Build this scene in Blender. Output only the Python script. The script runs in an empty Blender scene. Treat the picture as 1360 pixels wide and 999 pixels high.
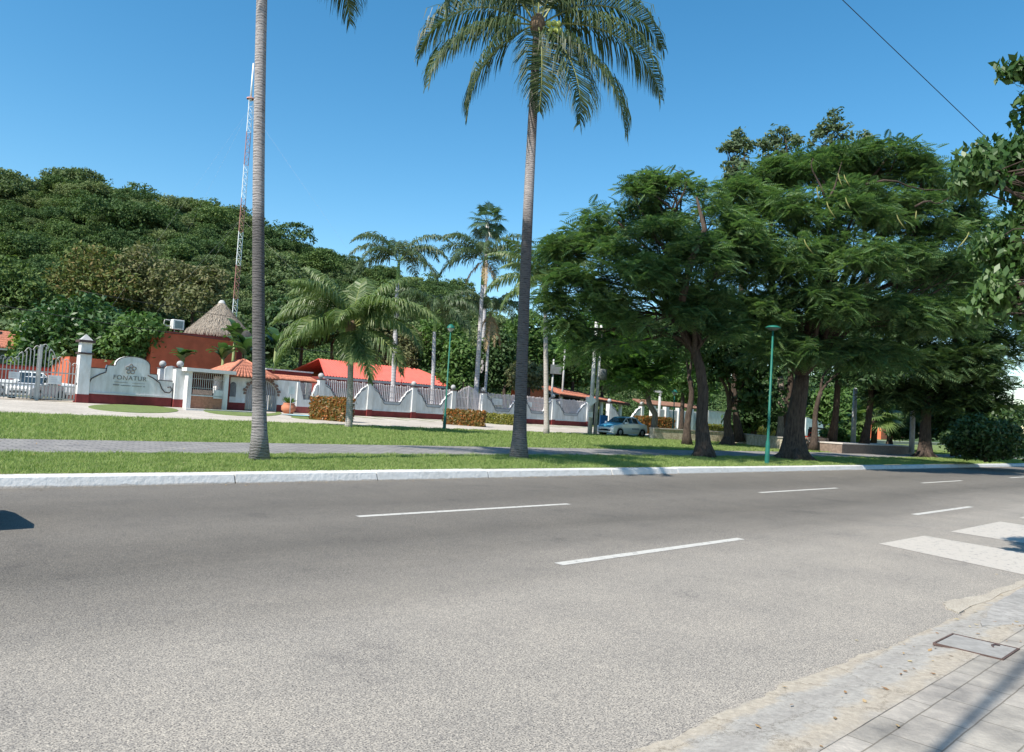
import bpy, math, random
import numpy as np
from mathutils import Vector, Matrix
random.seed(7); RNG = np.random.default_rng(7)
SC = bpy.context.scene; COL = SC.collection
# ------------------------------------------------------------------ camera frame
F_ = 1020.0; PIT = math.atan(47.5 / F_); ROL = math.radians(3.5); EYE = 1.7
FW = np.array([0, math.cos(PIT), math.sin(PIT)]); R0 = np.array([1., 0, 0]); U0 = np.array([0, -math.sin(PIT), math.cos(PIT)])
RC = math.cos(ROL) * R0 + math.sin(ROL) * U0; UC = -math.sin(ROL) * R0 + math.cos(ROL) * U0
def ray(x, y): return FW * F_ + RC * (x - 680) + UC * (499.5 - y)
def proj(p):
    v = np.array(p, float) - np.array([0, 0, EYE]); d = v @ FW
    return 680 + F_ * (v @ RC) / d, 499.5 - F_ * (v @ UC) / d
# the road runs along s, t is the distance across it; both turned 44 degrees
AZ = math.radians(46); ROT = math.radians(44); SA, CA = math.sin(AZ), math.cos(AZ)
def xy(s, t): return (s * SA - t * CA, s * CA + t * SA)
def st(x, y): return (x * SA + y * CA, -x * CA + y * SA)
TT = [-400, 1.9, 2.3, 14.4, 14.41, 18.2, 22.1, 36.3, 52, 70, 2000]
ZZ = [.05, .05, 0, 0, .2, .25, .28, .4, .65, .7, .7]
def zt(t): return float(np.interp(t, TT, ZZ))
def G(px, py, z=None):                       # point of the ground seen at a pixel
    d = ray(px, py); zz = .3 if z is None else z
    for _ in range(12):
        k = (zz - EYE) / d[2]; P = d * k
        if z is None: zz = .5 * zz + .5 * zt(st(P[0], P[1])[1])
    return np.array([P[0], P[1], zz])
def PD(px, py, depth):                       # point at a pixel's direction, at a forward distance
    d = ray(px, py); k = depth / d[1]; return np.array([0, 0, EYE]) + d * k
def SW(px, t, z=1.5):                        # s of the pixel column px on the line t
    lo, hi = -30., 600.
    for _ in range(50):
        m = (lo + hi) / 2; x, y = xy(m, t)
        if y < 1: lo = m; continue
        if proj((x, y, z))[0] < px: lo = m
        else: hi = m
    return (lo + hi) / 2
def HZ(px, py, t):                           # height of pixel (px,py) on the vertical plane t
    d = ray(px, py); a = -d[0] * CA + d[1] * SA; return EYE + d[2] * t / a
# ------------------------------------------------------------------ materials
MATS = {}
def nd(nt, typ, **kw):
    n = nt.nodes.new(typ)
    for k, v in kw.items():
        if k in n.inputs: n.inputs[k].default_value = v
        else: setattr(n, k, v)
    return n
def ramp(nt, pts):
    n = nt.nodes.new('ShaderNodeValToRGB'); e = n.color_ramp.elements
    while len(e) < len(pts): e.new(.5)
    for i, (p, c) in enumerate(pts):
        e[i].position = p; e[i].color = (c[0], c[1], c[2], 1)
    return n
def sc(c, k): return tuple(min(1, x * k) for x in c)
def base_mat(name):
    m = bpy.data.materials.new(name); m.use_nodes = True; nt = m.node_tree
    return m, nt, nt.nodes['Principled BSDF'], nt.links
def mat(name, c, rough=.7, var=.15, scale=3., detail=6, bump=0., bscale=None, metal=0., c2=None, aniso=None, spec=.3):
    if name in MATS: return MATS[name]
    m, nt, b, L = base_mat(name)
    tc = nd(nt, 'ShaderNodeTexCoord'); mp = nd(nt, 'ShaderNodeMapping')
    if aniso: mp.inputs['Scale'].default_value = aniso
    L.new(tc.outputs['Object'], mp.inputs['Vector'])
    n = nd(nt, 'ShaderNodeTexNoise', Scale=scale, Detail=detail, Roughness=.62); L.new(mp.outputs[0], n.inputs['Vector'])
    r = ramp(nt, [(.3, sc(c, 1 - var) if c2 is None else c2), (.68, sc(c, 1 + var) if c2 is None else c)])
    L.new(n.outputs['Fac'], r.inputs[0]); L.new(r.outputs[0], b.inputs['Base Color'])
    b.inputs['Roughness'].default_value = rough; b.inputs['Metallic'].default_value = metal
    b.inputs['Specular IOR Level'].default_value = spec
    if bump:
        n2 = nd(nt, 'ShaderNodeTexNoise', Scale=bscale or scale * 6, Detail=4); L.new(mp.outputs[0], n2.inputs['Vector'])
        bp = nd(nt, 'ShaderNodeBump', Strength=bump, Distance=.03); L.new(n2.outputs['Fac'], bp.inputs['Height']); L.new(bp.outputs[0], b.inputs['Normal'])
    MATS[name] = m; return m
def leafmat(name, c1, c2, c3=None, scale=.5, trans=.3, rough=.45, spec=.35):
    """leaf: two greens by clump-sized noise, a third on single leaves, part of the light passes through"""
    if name in MATS: return MATS[name]
    m, nt, b, L = base_mat(name)
    tc = nd(nt, 'ShaderNodeTexCoord')
    n = nd(nt, 'ShaderNodeTexNoise', Scale=scale, Detail=5, Roughness=.7); L.new(tc.outputs['Object'], n.inputs['Vector'])
    r = ramp(nt, [(.36, c1), (.64, c2)]); L.new(n.outputs['Fac'], r.inputs[0])
    g = nd(nt, 'ShaderNodeNewGeometry')
    mx = nd(nt, 'ShaderNodeMixRGB'); r2 = ramp(nt, [(.55, (0, 0, 0)), (1., (.7, .7, .7))])
    L.new(g.outputs['Random Per Island'], r2.inputs[0]); L.new(r2.outputs[0], mx.inputs['Fac'])
    L.new(r.outputs[0], mx.inputs['Color1']); c3 = c3 or sc(c2, 1.5); mx.inputs['Color2'].default_value = (*c3, 1)
    L.new(mx.outputs[0], b.inputs['Base Color']); b.inputs['Roughness'].default_value = rough
    b.inputs['Specular IOR Level'].default_value = spec
    t = nd(nt, 'ShaderNodeBsdfTranslucent'); mm = nd(nt, 'ShaderNodeMixRGB', blend_type='MULTIPLY'); mm.inputs['Fac'].default_value = 1
    mm.inputs['Color2'].default_value = (1., 1.15, .6, 1); L.new(mx.outputs[0], mm.inputs['Color1']); L.new(mm.outputs[0], t.inputs['Color'])
    ms = nd(nt, 'ShaderNodeMixShader', Fac=trans); L.new(b.outputs[0], ms.inputs[1]); L.new(t.outputs[0], ms.inputs[2])
    L.new(ms.outputs[0], nt.nodes['Material Output'].inputs['Surface'])
    MATS[name] = m; return m
def glassmat(name, c=(.02, .03, .035)):
    if name in MATS: return MATS[name]
    m, nt, b, L = base_mat(name); b.inputs['Base Color'].default_value = (*c, 1); b.inputs['Roughness'].default_value = .06
    b.inputs['Specular IOR Level'].default_value = .8; MATS[name] = m; return m
# ------------------------------------------------------------------ object helpers
def tag(o, label=None, cat=None, group=None, kind=None):
    if label: o['label'] = label
    if cat: o['category'] = cat
    if group: o['group'] = group
    if kind: o['kind'] = kind
    return o
def empty(name, loc, rz=0., label=None, cat=None, group=None):
    o = bpy.data.objects.new(name, None); COL.objects.link(o); o.location = tuple(loc); o.rotation_euler = (0, 0, rz)
    o.empty_display_size = .2
    return tag(o, label, cat, group)
def link(name, me, m, parent=None, loc=None, rz=0):
    ms = m if isinstance(m, (list, tuple)) else [m]
    if len(me.materials) == 0:
        for q in ms: me.materials.append(q)
    o = bpy.data.objects.new(name, me); COL.objects.link(o)
    if parent is not None: o.parent = parent
    if loc is not None: o.location = tuple(loc)
    if rz: o.rotation_euler = (0, 0, rz)
    return o
def npmesh(name, V, Fc, smooth=False):
    V = np.ascontiguousarray(V, np.float32).reshape(-1, 3); Fc = np.ascontiguousarray(Fc, np.int32); k = Fc.shape[1]
    me = bpy.data.meshes.new(name); me.vertices.add(len(V)); me.vertices.foreach_set('co', V.ravel())
    me.loops.add(Fc.size); me.loops.foreach_set('vertex_index', Fc.ravel())
    me.polygons.add(len(Fc)); me.polygons.foreach_set('loop_start', np.arange(0, Fc.size, k, dtype=np.int32))
    me.update(calc_edges=True)
    me.polygons.foreach_set('use_smooth', np.full(len(Fc), bool(smooth)))
    return me
class MB:
    def __init__(s): s.v = []; s.f = []; s.m = []; s.sm = []
    def add(s, vs, fs, mi=0, sm=False):
        b = len(s.v); s.v += [tuple(map(float, v)) for v in vs]
        for f in fs: s.f.append(tuple(i + b for i in f)); s.m.append(mi); s.sm.append(sm)
        return s
    def box(s, x0, x1, y0, y1, z0, z1, mi=0):
        vs = [(x, y, z) for z in (z0, z1) for x, y in ((x0, y0), (x1, y0), (x1, y1), (x0, y1))]
        return s.add(vs, [(3, 2, 1, 0), (4, 5, 6, 7), (0, 1, 5, 4), (1, 2, 6, 5), (2, 3, 7, 6), (3, 0, 4, 7)], mi)
    def bar(s, a, b, w, h=None, mi=0):
        a = np.array(a, float); b = np.array(b, float); h = h or w; d = b - a; d /= max(1e-9, np.linalg.norm(d))
        u = np.cross(d, (0, 0, 1)); 
        if np.linalg.norm(u) < 1e-3: u = np.array([1., 0, 0])
        u /= np.linalg.norm(u); v = np.cross(u, d)
        vs = [p + u * i * w / 2 + v * j * h / 2 for p in (a, b) for i, j in ((-1, -1), (1, -1), (1, 1), (-1, 1))]
        return s.add(vs, [(3, 2, 1, 0), (4, 5, 6, 7), (0, 1, 5, 4), (1, 2, 6, 5), (2, 3, 7, 6), (3, 0, 4, 7)], mi)
    def tube(s, pts, rad, n=8, mi=0, caps=True, lobes=None):
        P = [np.array(p, float) for p in pts]; R = rad if hasattr(rad, '__len__') else [rad] * len(P)
        vs = []; ref = None
        for i, p in enumerate(P):
            d = P[min(i + 1, len(P) - 1)] - P[max(i - 1, 0)]; d /= max(1e-9, np.linalg.norm(d))
            if ref is None:
                ref = np.cross(d, (0, 1, 0) if abs(d[1]) < .9 else (1, 0, 0))
            u = ref - d * (ref @ d); u /= np.linalg.norm(u); ref = u; w = np.cross(d, u)
            for k in range(n):
                a = 2 * math.pi * k / n; rr = R[i] * (lobes(i, a) if lobes else 1)
                vs.append(p + (u * math.cos(a) + w * math.sin(a)) * rr)
        fs = [(i * n + k, i * n + (k + 1) % n, (i + 1) * n + (k + 1) % n, (i + 1) * n + k) for i in range(len(P) - 1) for k in range(n)]
        s.add(vs, fs, mi, True)
        if caps:
            b = len(s.v) - len(vs)
            s.f.append(tuple(b + k for k in reversed(range(n)))); s.m.append(mi); s.sm.append(False)
            s.f.append(tuple(b + (len(P) - 1) * n + k for k in range(n))); s.m.append(mi); s.sm.append(False)
        return s
    def lathe(s, prof, c=(0, 0, 0), n=16, mi=0, axis='z', sm=True):
        vs = []
        for r, z in prof:
            for k in range(n):
                a = 2 * math.pi * k / n; x, y = r * math.cos(a), r * math.sin(a)
                vs.append((c[0] + x, c[1] + y, c[2] + z) if axis == 'z' else (c[0] + x, c[1] + z, c[2] + y))
        fs = [(i * n + k, i * n + (k + 1) % n, (i + 1) * n + (k + 1) % n, (i + 1) * n + k) for i in range(len(prof) - 1) for k in range(n)]
        return s.add(vs, fs, mi, sm)
    def ball(s, c, r, n=14, mi=0, sq=1.):
        return s.lathe([(r * math.sin(math.pi * i / 10) + 1e-4, -r * sq * math.cos(math.pi * i / 10)) for i in range(11)], c, n, mi)
    def prism(s, outline, y0, y1, mi=0):      # outline of (x,z), thick along y
        n = len(outline); vs = [(x, y0, z) for x, z in outline] + [(x, y1, z) for x, z in outline]
        return s.add(vs, [tuple(range(n)), tuple(reversed(range(n, 2 * n)))] + [((i + 1) % n, i, i + n, (i + 1) % n + n) for i in range(n)], mi)
    def slab(s, outline, z0, z1, mi=0):       # outline of (x,y), thick along z
        n = len(outline); vs = [(x, y, z0) for x, y in outline] + [(x, y, z1) for x, y in outline]
        return s.add(vs, [tuple(reversed(range(n))), tuple(range(n, 2 * n))] + [(i, (i + 1) % n, (i + 1) % n + n, i + n) for i in range(n)], mi)
    def build(s, name, m, parent=None, loc=None, rz=0, bevel=0):
        me = bpy.data.meshes.new(name); me.from_pydata(s.v, [], s.f)
        me.polygons.foreach_set('material_index', s.m); me.polygons.foreach_set('use_smooth', s.sm); me.update()
        o = link(name, me, m, parent, loc, rz)
        if bevel:
            b = o.modifiers.new('bevel', 'BEVEL'); b.width = bevel; b.segments = 2; b.limit_method = 'ANGLE'
        return o
def unit(v): return v / np.maximum(1e-9, np.linalg.norm(v, axis=-1, keepdims=True))
# ------------------------------------------------------------------ foliage
def leaf_quads(P, A, B, Lh, Wh):
    """diamond leaves centred at P, along A, across B (arrays)"""
    n = len(P); V = np.empty((n, 4, 3)); Lh = np.reshape(Lh, (-1, 1)) * np.ones((n, 1)); Wh = np.reshape(Wh, (-1, 1)) * np.ones((n, 1))
    V[:, 0] = P - A * Lh; V[:, 1] = P + B * Wh - A * Lh * .15; V[:, 2] = P + A * Lh; V[:, 3] = P - B * Wh - A * Lh * .15
    return V
def quads_mesh(name, V): return npmesh(name, V.reshape(-1, 3), np.arange(V.shape[0] * 4).reshape(-1, 4))
def rdir(n, rng): return unit(rng.normal(size=(n, 3)))
def clumps_in(lobes, n, rng, flat=1., inner=.25, lower=-.45, gap=0.):
    """clump centres over the outer shell of the lobes (centre, (rx,ry,rz))"""
    w = np.array([l[1][0] * l[1][2] + l[1][0] * l[1][1] for l in lobes]); idx = rng.choice(len(lobes), n, p=w / w.sum())
    C = np.array([lobes[i][0] for i in idx]); R = np.array([lobes[i][1] for i in idx]); d = rdir(n * 1, rng)
    d[:, 2] = np.where(d[:, 2] < lower, -d[:, 2], d[:, 2]); k = np.where(rng.random(n) < inner, rng.uniform(.3, .8, n), rng.uniform(.8, 1.08, n))
    P = C + d * R * k[:, None]
    if gap > 0:
        f = np.sin(P[:, 0] * 1.7 + 2 * np.sin(P[:, 2] * 1.1)) * np.sin(P[:, 1] * 1.5 + 1.3) + .9 * np.sin(P[:, 2] * 2.3 + P[:, 0] * .9) * np.sin(P[:, 1] * .8 - P[:, 0]); m = f > np.quantile(f, gap); return P[m], d[m]
    return P, d
def broad_leaves(lobes, nclump, rc, nleaf, ll, rng, lw=.45, inner=.25, droop=.3, lower=-.6):
    C, D = clumps_in(lobes, nclump, rng, inner=inner, lower=lower); n = nclump * nleaf
    Cr = np.repeat(C, nleaf, 0); rr = np.repeat(rc * rng.uniform(.6, 1.35, nclump), nleaf)
    d = rdir(n, rng); d[:, 2] *= .7; P = Cr + d * (rr * rng.uniform(.5, 1., n))[:, None]
    nrm = unit(d * .7 + np.array([0, 0, .5]) + rdir(n, rng) * .7)
    A = unit(np.cross(nrm, rdir(n, rng))); A[:, 2] -= droop; A = unit(A); B = unit(np.cross(nrm, A)); s = rng.uniform(.7, 1.25, n) * ll / 2
    return leaf_quads(P, A, B, s, s * lw), C
def pinnate_leaves(lobes, nclump, nleaf, L, rng, pairs=8, rc=.25, inner=.25, droop=.25, pw=.16, lower=-.45, up=.05, gap=0.):
    """compound feather leaves radiating flat from twig tips"""
    C, D = clumps_in(lobes, nclump, rng, inner=inner, lower=lower, gap=gap); nclump = len(C); n = nclump * nleaf
    az = rng.uniform(0, 2 * math.pi, n); el = rng.normal(up, .5, n)
    Dr = np.repeat(D, nleaf, 0); f = np.stack([np.cos(az), np.sin(az), np.sin(el)], 1) + Dr * np.array([.5, .5, .15]); f = unit(f)
    u = unit(np.array([0, 0, 1.]) + rdir(n, rng) * .65); sd = unit(np.cross(f, u)); u = np.cross(sd, f)
    P = np.repeat(C, nleaf, 0) + rng.normal(size=(n, 3)) * rc * np.array([1, 1, .35]); LL = L * rng.uniform(.65, 1.2, n)
    i = np.arange(pairs); x = .12 + .88 * (i + .5) / pairs; ln = .30 * np.sin(np.pi * (.15 + .8 * x)) ; z = -droop * 1.5 * x ** 2
    Q = []
    for sgn in (-1, 1):
        a = np.stack([x, 0 * x, z], 1); t = np.stack([x + ln * .45, sgn * ln, z - ln * .25], 1); h = pw / 1.6
        m = (a + t) / 2
        Q.append(np.stack([a, m + np.array([h * .5, 0, 0]), t, m - np.array([h * .5, 0, 0])], 1))
    T = np.concatenate(Q).reshape(-1, 3)     # template vertices
    V = P[:, None] + LL[:, None, None] * (T[None, :, 0:1] * f[:, None] + T[None, :, 1:2] * sd[:, None] + T[None, :, 2:3] * u[:, None])
    return V.reshape(-1, 4, 3), C
def bend(a, b, k, rng, n=6):
    a = np.array(a, float); b = np.array(b, float); L = np.linalg.norm(b - a); o = rng.normal(size=3) * L * k; o2 = rng.normal(size=3) * L * k * .6
    return [a + (b - a) * t + o * math.sin(math.pi * t) + o2 * math.sin(2 * math.pi * t) for t in np.linspace(0, 1, n)]
def lobe(px, py, rx, ry, d, dd=None):
    c = PD(px, py, d); k = d / F_; return (c, (rx * k, (dd or rx * .9) * k, ry * k))
def tree(name, label, base, fork, lobes, kind, leafm, barkm, r0, rng, group=None, cat='tree', ncl=500, nlf=10, ll=.3, rc=.5, branches=10, inner=.25, flare=1.6, extra=None, droop=.25, lower=-.5, tr_pts=None, roots=0, gap=0.):
    base = np.array(base, float); root = empty(name, base, 0, label, cat, group); W = lambda p: np.array(p, float) - base
    lob = [(W(c), r) for c, r in lobes]
    if kind == 'pinnate': V, C = pinnate_leaves(lob, ncl, nlf, ll, rng, inner=inner, droop=droop, rc=rc, lower=lower, gap=gap)
    else: V, C = broad_leaves(lob, ncl, rc, nlf, ll, rng, inner=inner, droop=droop, lower=lower)
    link('crown', quads_mesh('crown', V), leafm, root)
    mb = MB(); fk = W(fork); tp = [W(p) for p in tr_pts] if tr_pts else bend((0, 0, -.15), fk, .03, rng, 9)
    zs = [p[2] for p in tp]; rad = [r0 * (1 - .35 * i / (len(tp) - 1)) * (1 + (flare - 1) * math.exp(-max(0, p[2]) / .45)) for i, p in enumerate(tp)]
    mb.tube(tp, rad, 14, lobes=lambda i, a: 1 + .10 * math.sin(3 * a + 1) + .07 * math.sin(5 * a) + .22 * math.exp(-max(0, zs[i]) / .4) * math.sin(5 * a + 2))
    for i in range(roots):
        a = i * 6.283 / roots + rng.uniform(-.3, .3); q = np.array([math.cos(a), math.sin(a), 0])
        mb.tube([q * r0 * .6 + (0, 0, .55), q * r0 * 1.25 + (0, 0, .2), q * r0 * 1.9 + (0, 0, .04), q * r0 * 2.6 + (0, 0, -.08)], [r0 * .42, r0 * .36, r0 * .24, r0 * .1], 8)
    rt = rad[-1]
    for c, r in lob:
        L = bend(fk, c, .07, rng, 7); dh = math.hypot(*(np.array(c) - fk)[:2]); L = [p + np.array([0, 0, .16 * dh * math.sin(math.pi * (i / 6) ** .8)]) - np.append((np.array(c) - fk)[:2], 0) * .14 * math.sin(math.pi * i / 6) for i, p in enumerate(L)]; k = rng.uniform(.45, .75)
        mb.tube([fk - (0, 0, r0)] + L, [rt * k] + [rt * k * (1 - .75 * j / 6) for j in range(7)], 8)
        near = C[np.argsort(((C - c) ** 2).sum(1))[:max(branches * 6, 12)]]
        for q in near[rng.choice(len(near), branches, replace=False)]:
            st_ = L[rng.integers(3, 7)]; mb.tube(bend(st_, q, .1, rng, 5), [rt * .2, rt * .15, rt * .11, rt * .07, .012], 5, caps=False)
    if extra: extra(mb, W)
    mb.build('trunk', barkm, root)
    return root
def bark(name, c, dark, ring=0, rs=10):
    if name in MATS: return MATS[name]
    m, nt, b, L = base_mat(name); tc = nd(nt, 'ShaderNodeTexCoord'); mp = nd(nt, 'ShaderNodeMapping'); mp.inputs['Scale'].default_value = (4, 4, .7)
    L.new(tc.outputs['Object'], mp.inputs[0]); n = nd(nt, 'ShaderNodeTexNoise', Scale=4, Detail=8, Roughness=.7); L.new(mp.outputs[0], n.inputs['Vector'])
    r = ramp(nt, [(.32, dark), (.66, c)]); L.new(n.outputs[0], r.inputs[0]); L.new(r.outputs[0], b.inputs['Base Color'])
    bp = nd(nt, 'ShaderNodeBump', Strength=.8, Distance=.05); L.new(n.outputs[0], bp.inputs['Height']); L.new(bp.outputs[0], b.inputs['Normal'])
    b.inputs['Roughness'].default_value = .9; b.inputs['Specular IOR Level'].default_value = .15; MATS[name] = m; return m
def palmbark(name, c, dark, zones, rs=4.6):
    """ring-scarred palm bark; zones: (height, factor) of shade painted into the bark colour along the stem"""
    if name in MATS: return MATS[name]
    m, nt, b, L = base_mat(name); tc = nd(nt, 'ShaderNodeTexCoord')
    n0 = nd(nt, 'ShaderNodeTexNoise', Scale=3.5, Detail=3); L.new(tc.outputs['Object'], n0.inputs['Vector'])
    w = nd(nt, 'ShaderNodeTexWave', bands_direction='Z', Scale=rs, Distortion=4.5, Detail=3); w.inputs['Detail Scale'].default_value = 2.2; L.new(tc.outputs['Object'], w.inputs['Vector'])
    mp = nd(nt, 'ShaderNodeMapping'); mp.inputs['Scale'].default_value = (2.2, 2.2, 16); L.new(tc.outputs['Object'], mp.inputs[0])
    n1 = nd(nt, 'ShaderNodeTexNoise', Scale=2.5, Detail=6, Roughness=.65); L.new(mp.outputs[0], n1.inputs['Vector'])
    mx = nd(nt, 'ShaderNodeMath', operation='MULTIPLY_ADD'); L.new(w.outputs['Fac'], mx.inputs[0]); mx.inputs[1].default_value = .2; L.new(n1.outputs[0], mx.inputs[2])
    r = ramp(nt, [(.36, dark), (.52, sc(c, .75)), (.75, c)]); L.new(mx.outputs[0], r.inputs[0])
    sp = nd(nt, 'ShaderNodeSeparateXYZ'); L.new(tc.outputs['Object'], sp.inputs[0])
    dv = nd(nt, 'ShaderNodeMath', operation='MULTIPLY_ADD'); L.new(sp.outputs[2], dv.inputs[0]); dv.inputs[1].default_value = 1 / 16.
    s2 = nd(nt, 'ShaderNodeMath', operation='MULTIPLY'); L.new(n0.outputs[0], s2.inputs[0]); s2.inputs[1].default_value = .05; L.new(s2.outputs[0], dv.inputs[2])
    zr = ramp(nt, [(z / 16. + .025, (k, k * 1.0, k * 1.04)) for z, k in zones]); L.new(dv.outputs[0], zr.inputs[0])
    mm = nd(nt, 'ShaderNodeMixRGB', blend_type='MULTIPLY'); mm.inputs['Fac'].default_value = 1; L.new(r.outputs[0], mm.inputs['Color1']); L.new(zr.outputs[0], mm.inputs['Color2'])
    L.new(mm.outputs[0], b.inputs['Base Color']); bp = nd(nt, 'ShaderNodeBump', Strength=.9, Distance=.04); L.new(mx.outputs[0], bp.inputs['Height']); L.new(bp.outputs[0], b.inputs['Normal'])
    b.inputs['Roughness'].default_value = .9; b.inputs['Specular IOR Level'].default_value = .15; MATS[name] = m; return m
def frond_mesh(L, el0, az, bendk, rng, nl=70, ll=.8, hang=.6, wid=.045, plume=0., r=.035):
    """feather palm frond: curved rachis, two rows of narrow leaflets that hang; from the origin"""
    N = 26; pts = [np.zeros(3)]; el = el0; tw = rng.uniform(-.5, .5)
    for i in range(N):
        el = el0 - bendk * (i / N) ** 1.25; a = az + tw * .35 * (i / N) ** 2
        pts.append(pts[-1] + L / N * np.array([math.cos(el) * math.cos(a), math.cos(el) * math.sin(a), math.sin(el)]))
    P = np.array(pts); T = unit(np.gradient(P, axis=0))
    u = np.linspace(.14, .995, nl); idx = u * N; i0 = np.minimum(idx.astype(int), N - 1); fr = (idx - i0)[:, None]
    B = P[i0] * (1 - fr) + P[i0 + 1] * fr; t = T[i0]; z = np.array([0, 0, 1.])
    side = unit(np.cross(t, z) + 1e-6); upv = np.cross(side, t); V = []
    roll = rng.uniform(-.35, .35)
    for sg in (-1, 1):
        ln = ll * np.clip(np.sin(np.pi * (.1 + .87 * u) ** .8) * 1.15, .25, 1) * rng.uniform(.82, 1.1, nl); j = rng.normal(size=(nl, 3)) * .09
        fwd = .35 + .7 * u ** 2
        d0 = unit(side * sg * math.cos(roll) + upv * (.25 + sg * math.sin(roll)) + t * fwd[:, None] + j + plume * rng.normal(size=(nl, 3)))
        d1 = unit(d0 - z * hang * rng.uniform(.6, 1.4, nl)[:, None]); d2 = unit(d1 - z * hang * 1.7)
        a = B; b = a + d0 * (ln * .4)[:, None]; c = b + d1 * (ln * .35)[:, None]; e = c + d2 * (ln * .28)[:, None]
        wv = unit(t + upv * rng.uniform(-.6, .6, nl)[:, None]) * wid
        V.append(np.stack([a - wv * .35, b - wv * .5, b + wv * .5, a + wv * .35], 1)); V.append(np.stack([b - wv * .5, c - wv * .4, c + wv * .4, b + wv * .5], 1))
        V.append(np.stack([c - wv * .4, e - wv * .05, e + wv * .05, c + wv * .4], 1))
    V = np.concatenate(V).reshape(-1, 3); nq = len(V) // 4
    # rachis as a 4-sided tapering stem
    rr = r * (1 - .88 * np.linspace(0, 1, N + 1)); ss = unit(np.cross(T, z) + 1e-6); uu = np.cross(ss, T)
    ring = np.stack([P + ss * rr[:, None], P + uu * rr[:, None], P - ss * rr[:, None], P - uu * rr[:, None]], 1).reshape(-1, 3)
    f = [[4 * i + k, 4 * i + (k + 1) % 4, 4 * (i + 1) + (k + 1) % 4, 4 * (i + 1) + k] for i in range(N) for k in range(4)]
    Fq = np.concatenate([np.arange(nq * 4).reshape(-1, 4), np.array(f) + nq * 4])
    me = npmesh('frond', np.concatenate([V, ring]), Fq)
    me.materials.clear(); return me, nq
def palm(name, label, base, top, r0, r1, barkm, leafm, stemm, rng, fronds, L=4.5, ll=.8, nl=70, hang=.6, wid=.045, group=None, sag=0., crownshaft=None, cat='palm tree', flare=1.5, coco=0, dead=None, plume=0., curve=None):
    """fronds: list of (azimuth deg, start elevation deg, bend rad, length factor)"""
    base = np.array(base, float); top = np.array(top, float) - base; root = empty(name, base, 0, label, cat, group)
    n = 22; mid = np.array(curve if curve is not None else (0, 0, 0), float)
    pts = [top * u + mid * math.sin(math.pi * u) + (0, 0, -.15 if u == 0 else 0) for u in np.linspace(0, 1, n)]
    rad = [(r0 + (r1 - r0) * u) * (1 + (flare - 1) * math.exp(-u * np.linalg.norm(top) / .5)) for u in np.linspace(0, 1, n)]
    MB().tube(pts, rad, 16).build('trunk', barkm, root)
    if crownshaft:
        MB().tube([top + (0, 0, -.05), top + (0, 0, crownshaft * .5), top + (0, 0, crownshaft)], [r1 * 1.1, r1 * 1.0, r1 * .5], 12).build('crown_shaft', stemm, root); top = top + (0, 0, crownshaft)
    else:
        MB().ball(top, r1 * 1.9, sq=1.6).build('crown_heart', mat('palm_fibre', (.16, .11, .07), .95, .4, 9, bump=.6), root)
    for az, el, bk, lf in fronds:
        me, nq = frond_mesh(L * lf, math.radians(el), math.radians(az), bk, rng, nl, ll, hang, wid, plume)
        me.materials.append(leafm); me.materials.append(stemm); mi = np.zeros(len(me.polygons), np.int32); mi[nq:] = 1
        me.polygons.foreach_set('material_index', mi); link('frond', me, leafm, root, top + np.array([math.cos(math.radians(az)), math.sin(math.radians(az)), 0]) * r1 * .6)
    for i in range(coco):
        a = i * 2.4; MB().ball((0, 0, 0), .095, 12, sq=1.15).build('coconut', mat('coconut_green', (.42, .46, .12), .45, .2, 8), root, top + np.array([(.36, .52, .66, .44, .60, .38, .55, .70, .48)[i % 9], -.5 + .1 * math.sin(a), (-.18, -.12, -.22, -.33, -.36, -.50, -.52, -.44, -.66)[i % 9]]))
    if dead:
        for az, el, bk, lf in dead:
            me, nq = frond_mesh(L * lf, math.radians(el), math.radians(az), bk, rng, nl // 2, ll * .6, 1.2, wid, .2); link('dead_frond', me, mat('dead_frond', (.33, .24, .14), .9, .3, 5), root, top)
    return root
def fan_leaf_quads(c, d, up, R, rng, n=22, spread=3.7, cut=.55):
    """one fan leaf: narrow segments radiating from c around direction d"""
    d = d / np.linalg.norm(d); s = np.cross(d, up); s /= np.linalg.norm(s); Q = []
    for k in range(n):
        a = -spread / 2 + spread * k / (n - 1); q = d * math.cos(a) + s * math.sin(a); p = np.cross(q, np.cross(d, s)); r = R * rng.uniform(.85, 1.05)
        w = spread / (n - 1) * R * .55; m = c + q * r * .6; e = c + q * r + np.array([0, 0, -.28 * R * rng.uniform(.4, 1.2)])
        Q.append([c, m + p * w * .5, e, m - p * w * .5])
    return Q
def fan_palm(name, label, base, top, r0, r1, nleaf, R, pet, leafm, barkm, rng, group=None, lo=-.9, hi=1.3, cat='palm tree'):
    base = np.array(base, float); top = np.array(top, float) - base; root = empty(name, base, 0, label, cat, group)
    MB().tube([(0, 0, -.1)] + [top * u for u in np.linspace(.05, 1, 8)], [r0 * 1.2] + [r0 + (r1 - r0) * u for u in np.linspace(.05, 1, 8)], 10).build('trunk', barkm, root)
    for i in range(nleaf):
        az = i * 2.399; el = lo + (hi - lo) * ((i + .5) / nleaf); d = np.array([math.cos(az) * math.cos(el), math.sin(az) * math.cos(el), math.sin(el)])
        c = top + d * pet; mb = MB(); mb.tube([top, top + d * pet * .5 + (0, 0, .05), c], [.03, .025, .015], 5, 0, False)
        Q = fan_leaf_quads(c, d + np.array([0, 0, -.35]), np.array([0, 0, 1.]) + rdir(1, rng)[0] * .3, R, rng)
        for q in Q: mb.add(q, [(0, 1, 2, 3)])
        mb.build('fan_leaf', leafm, root)
    return root
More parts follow.
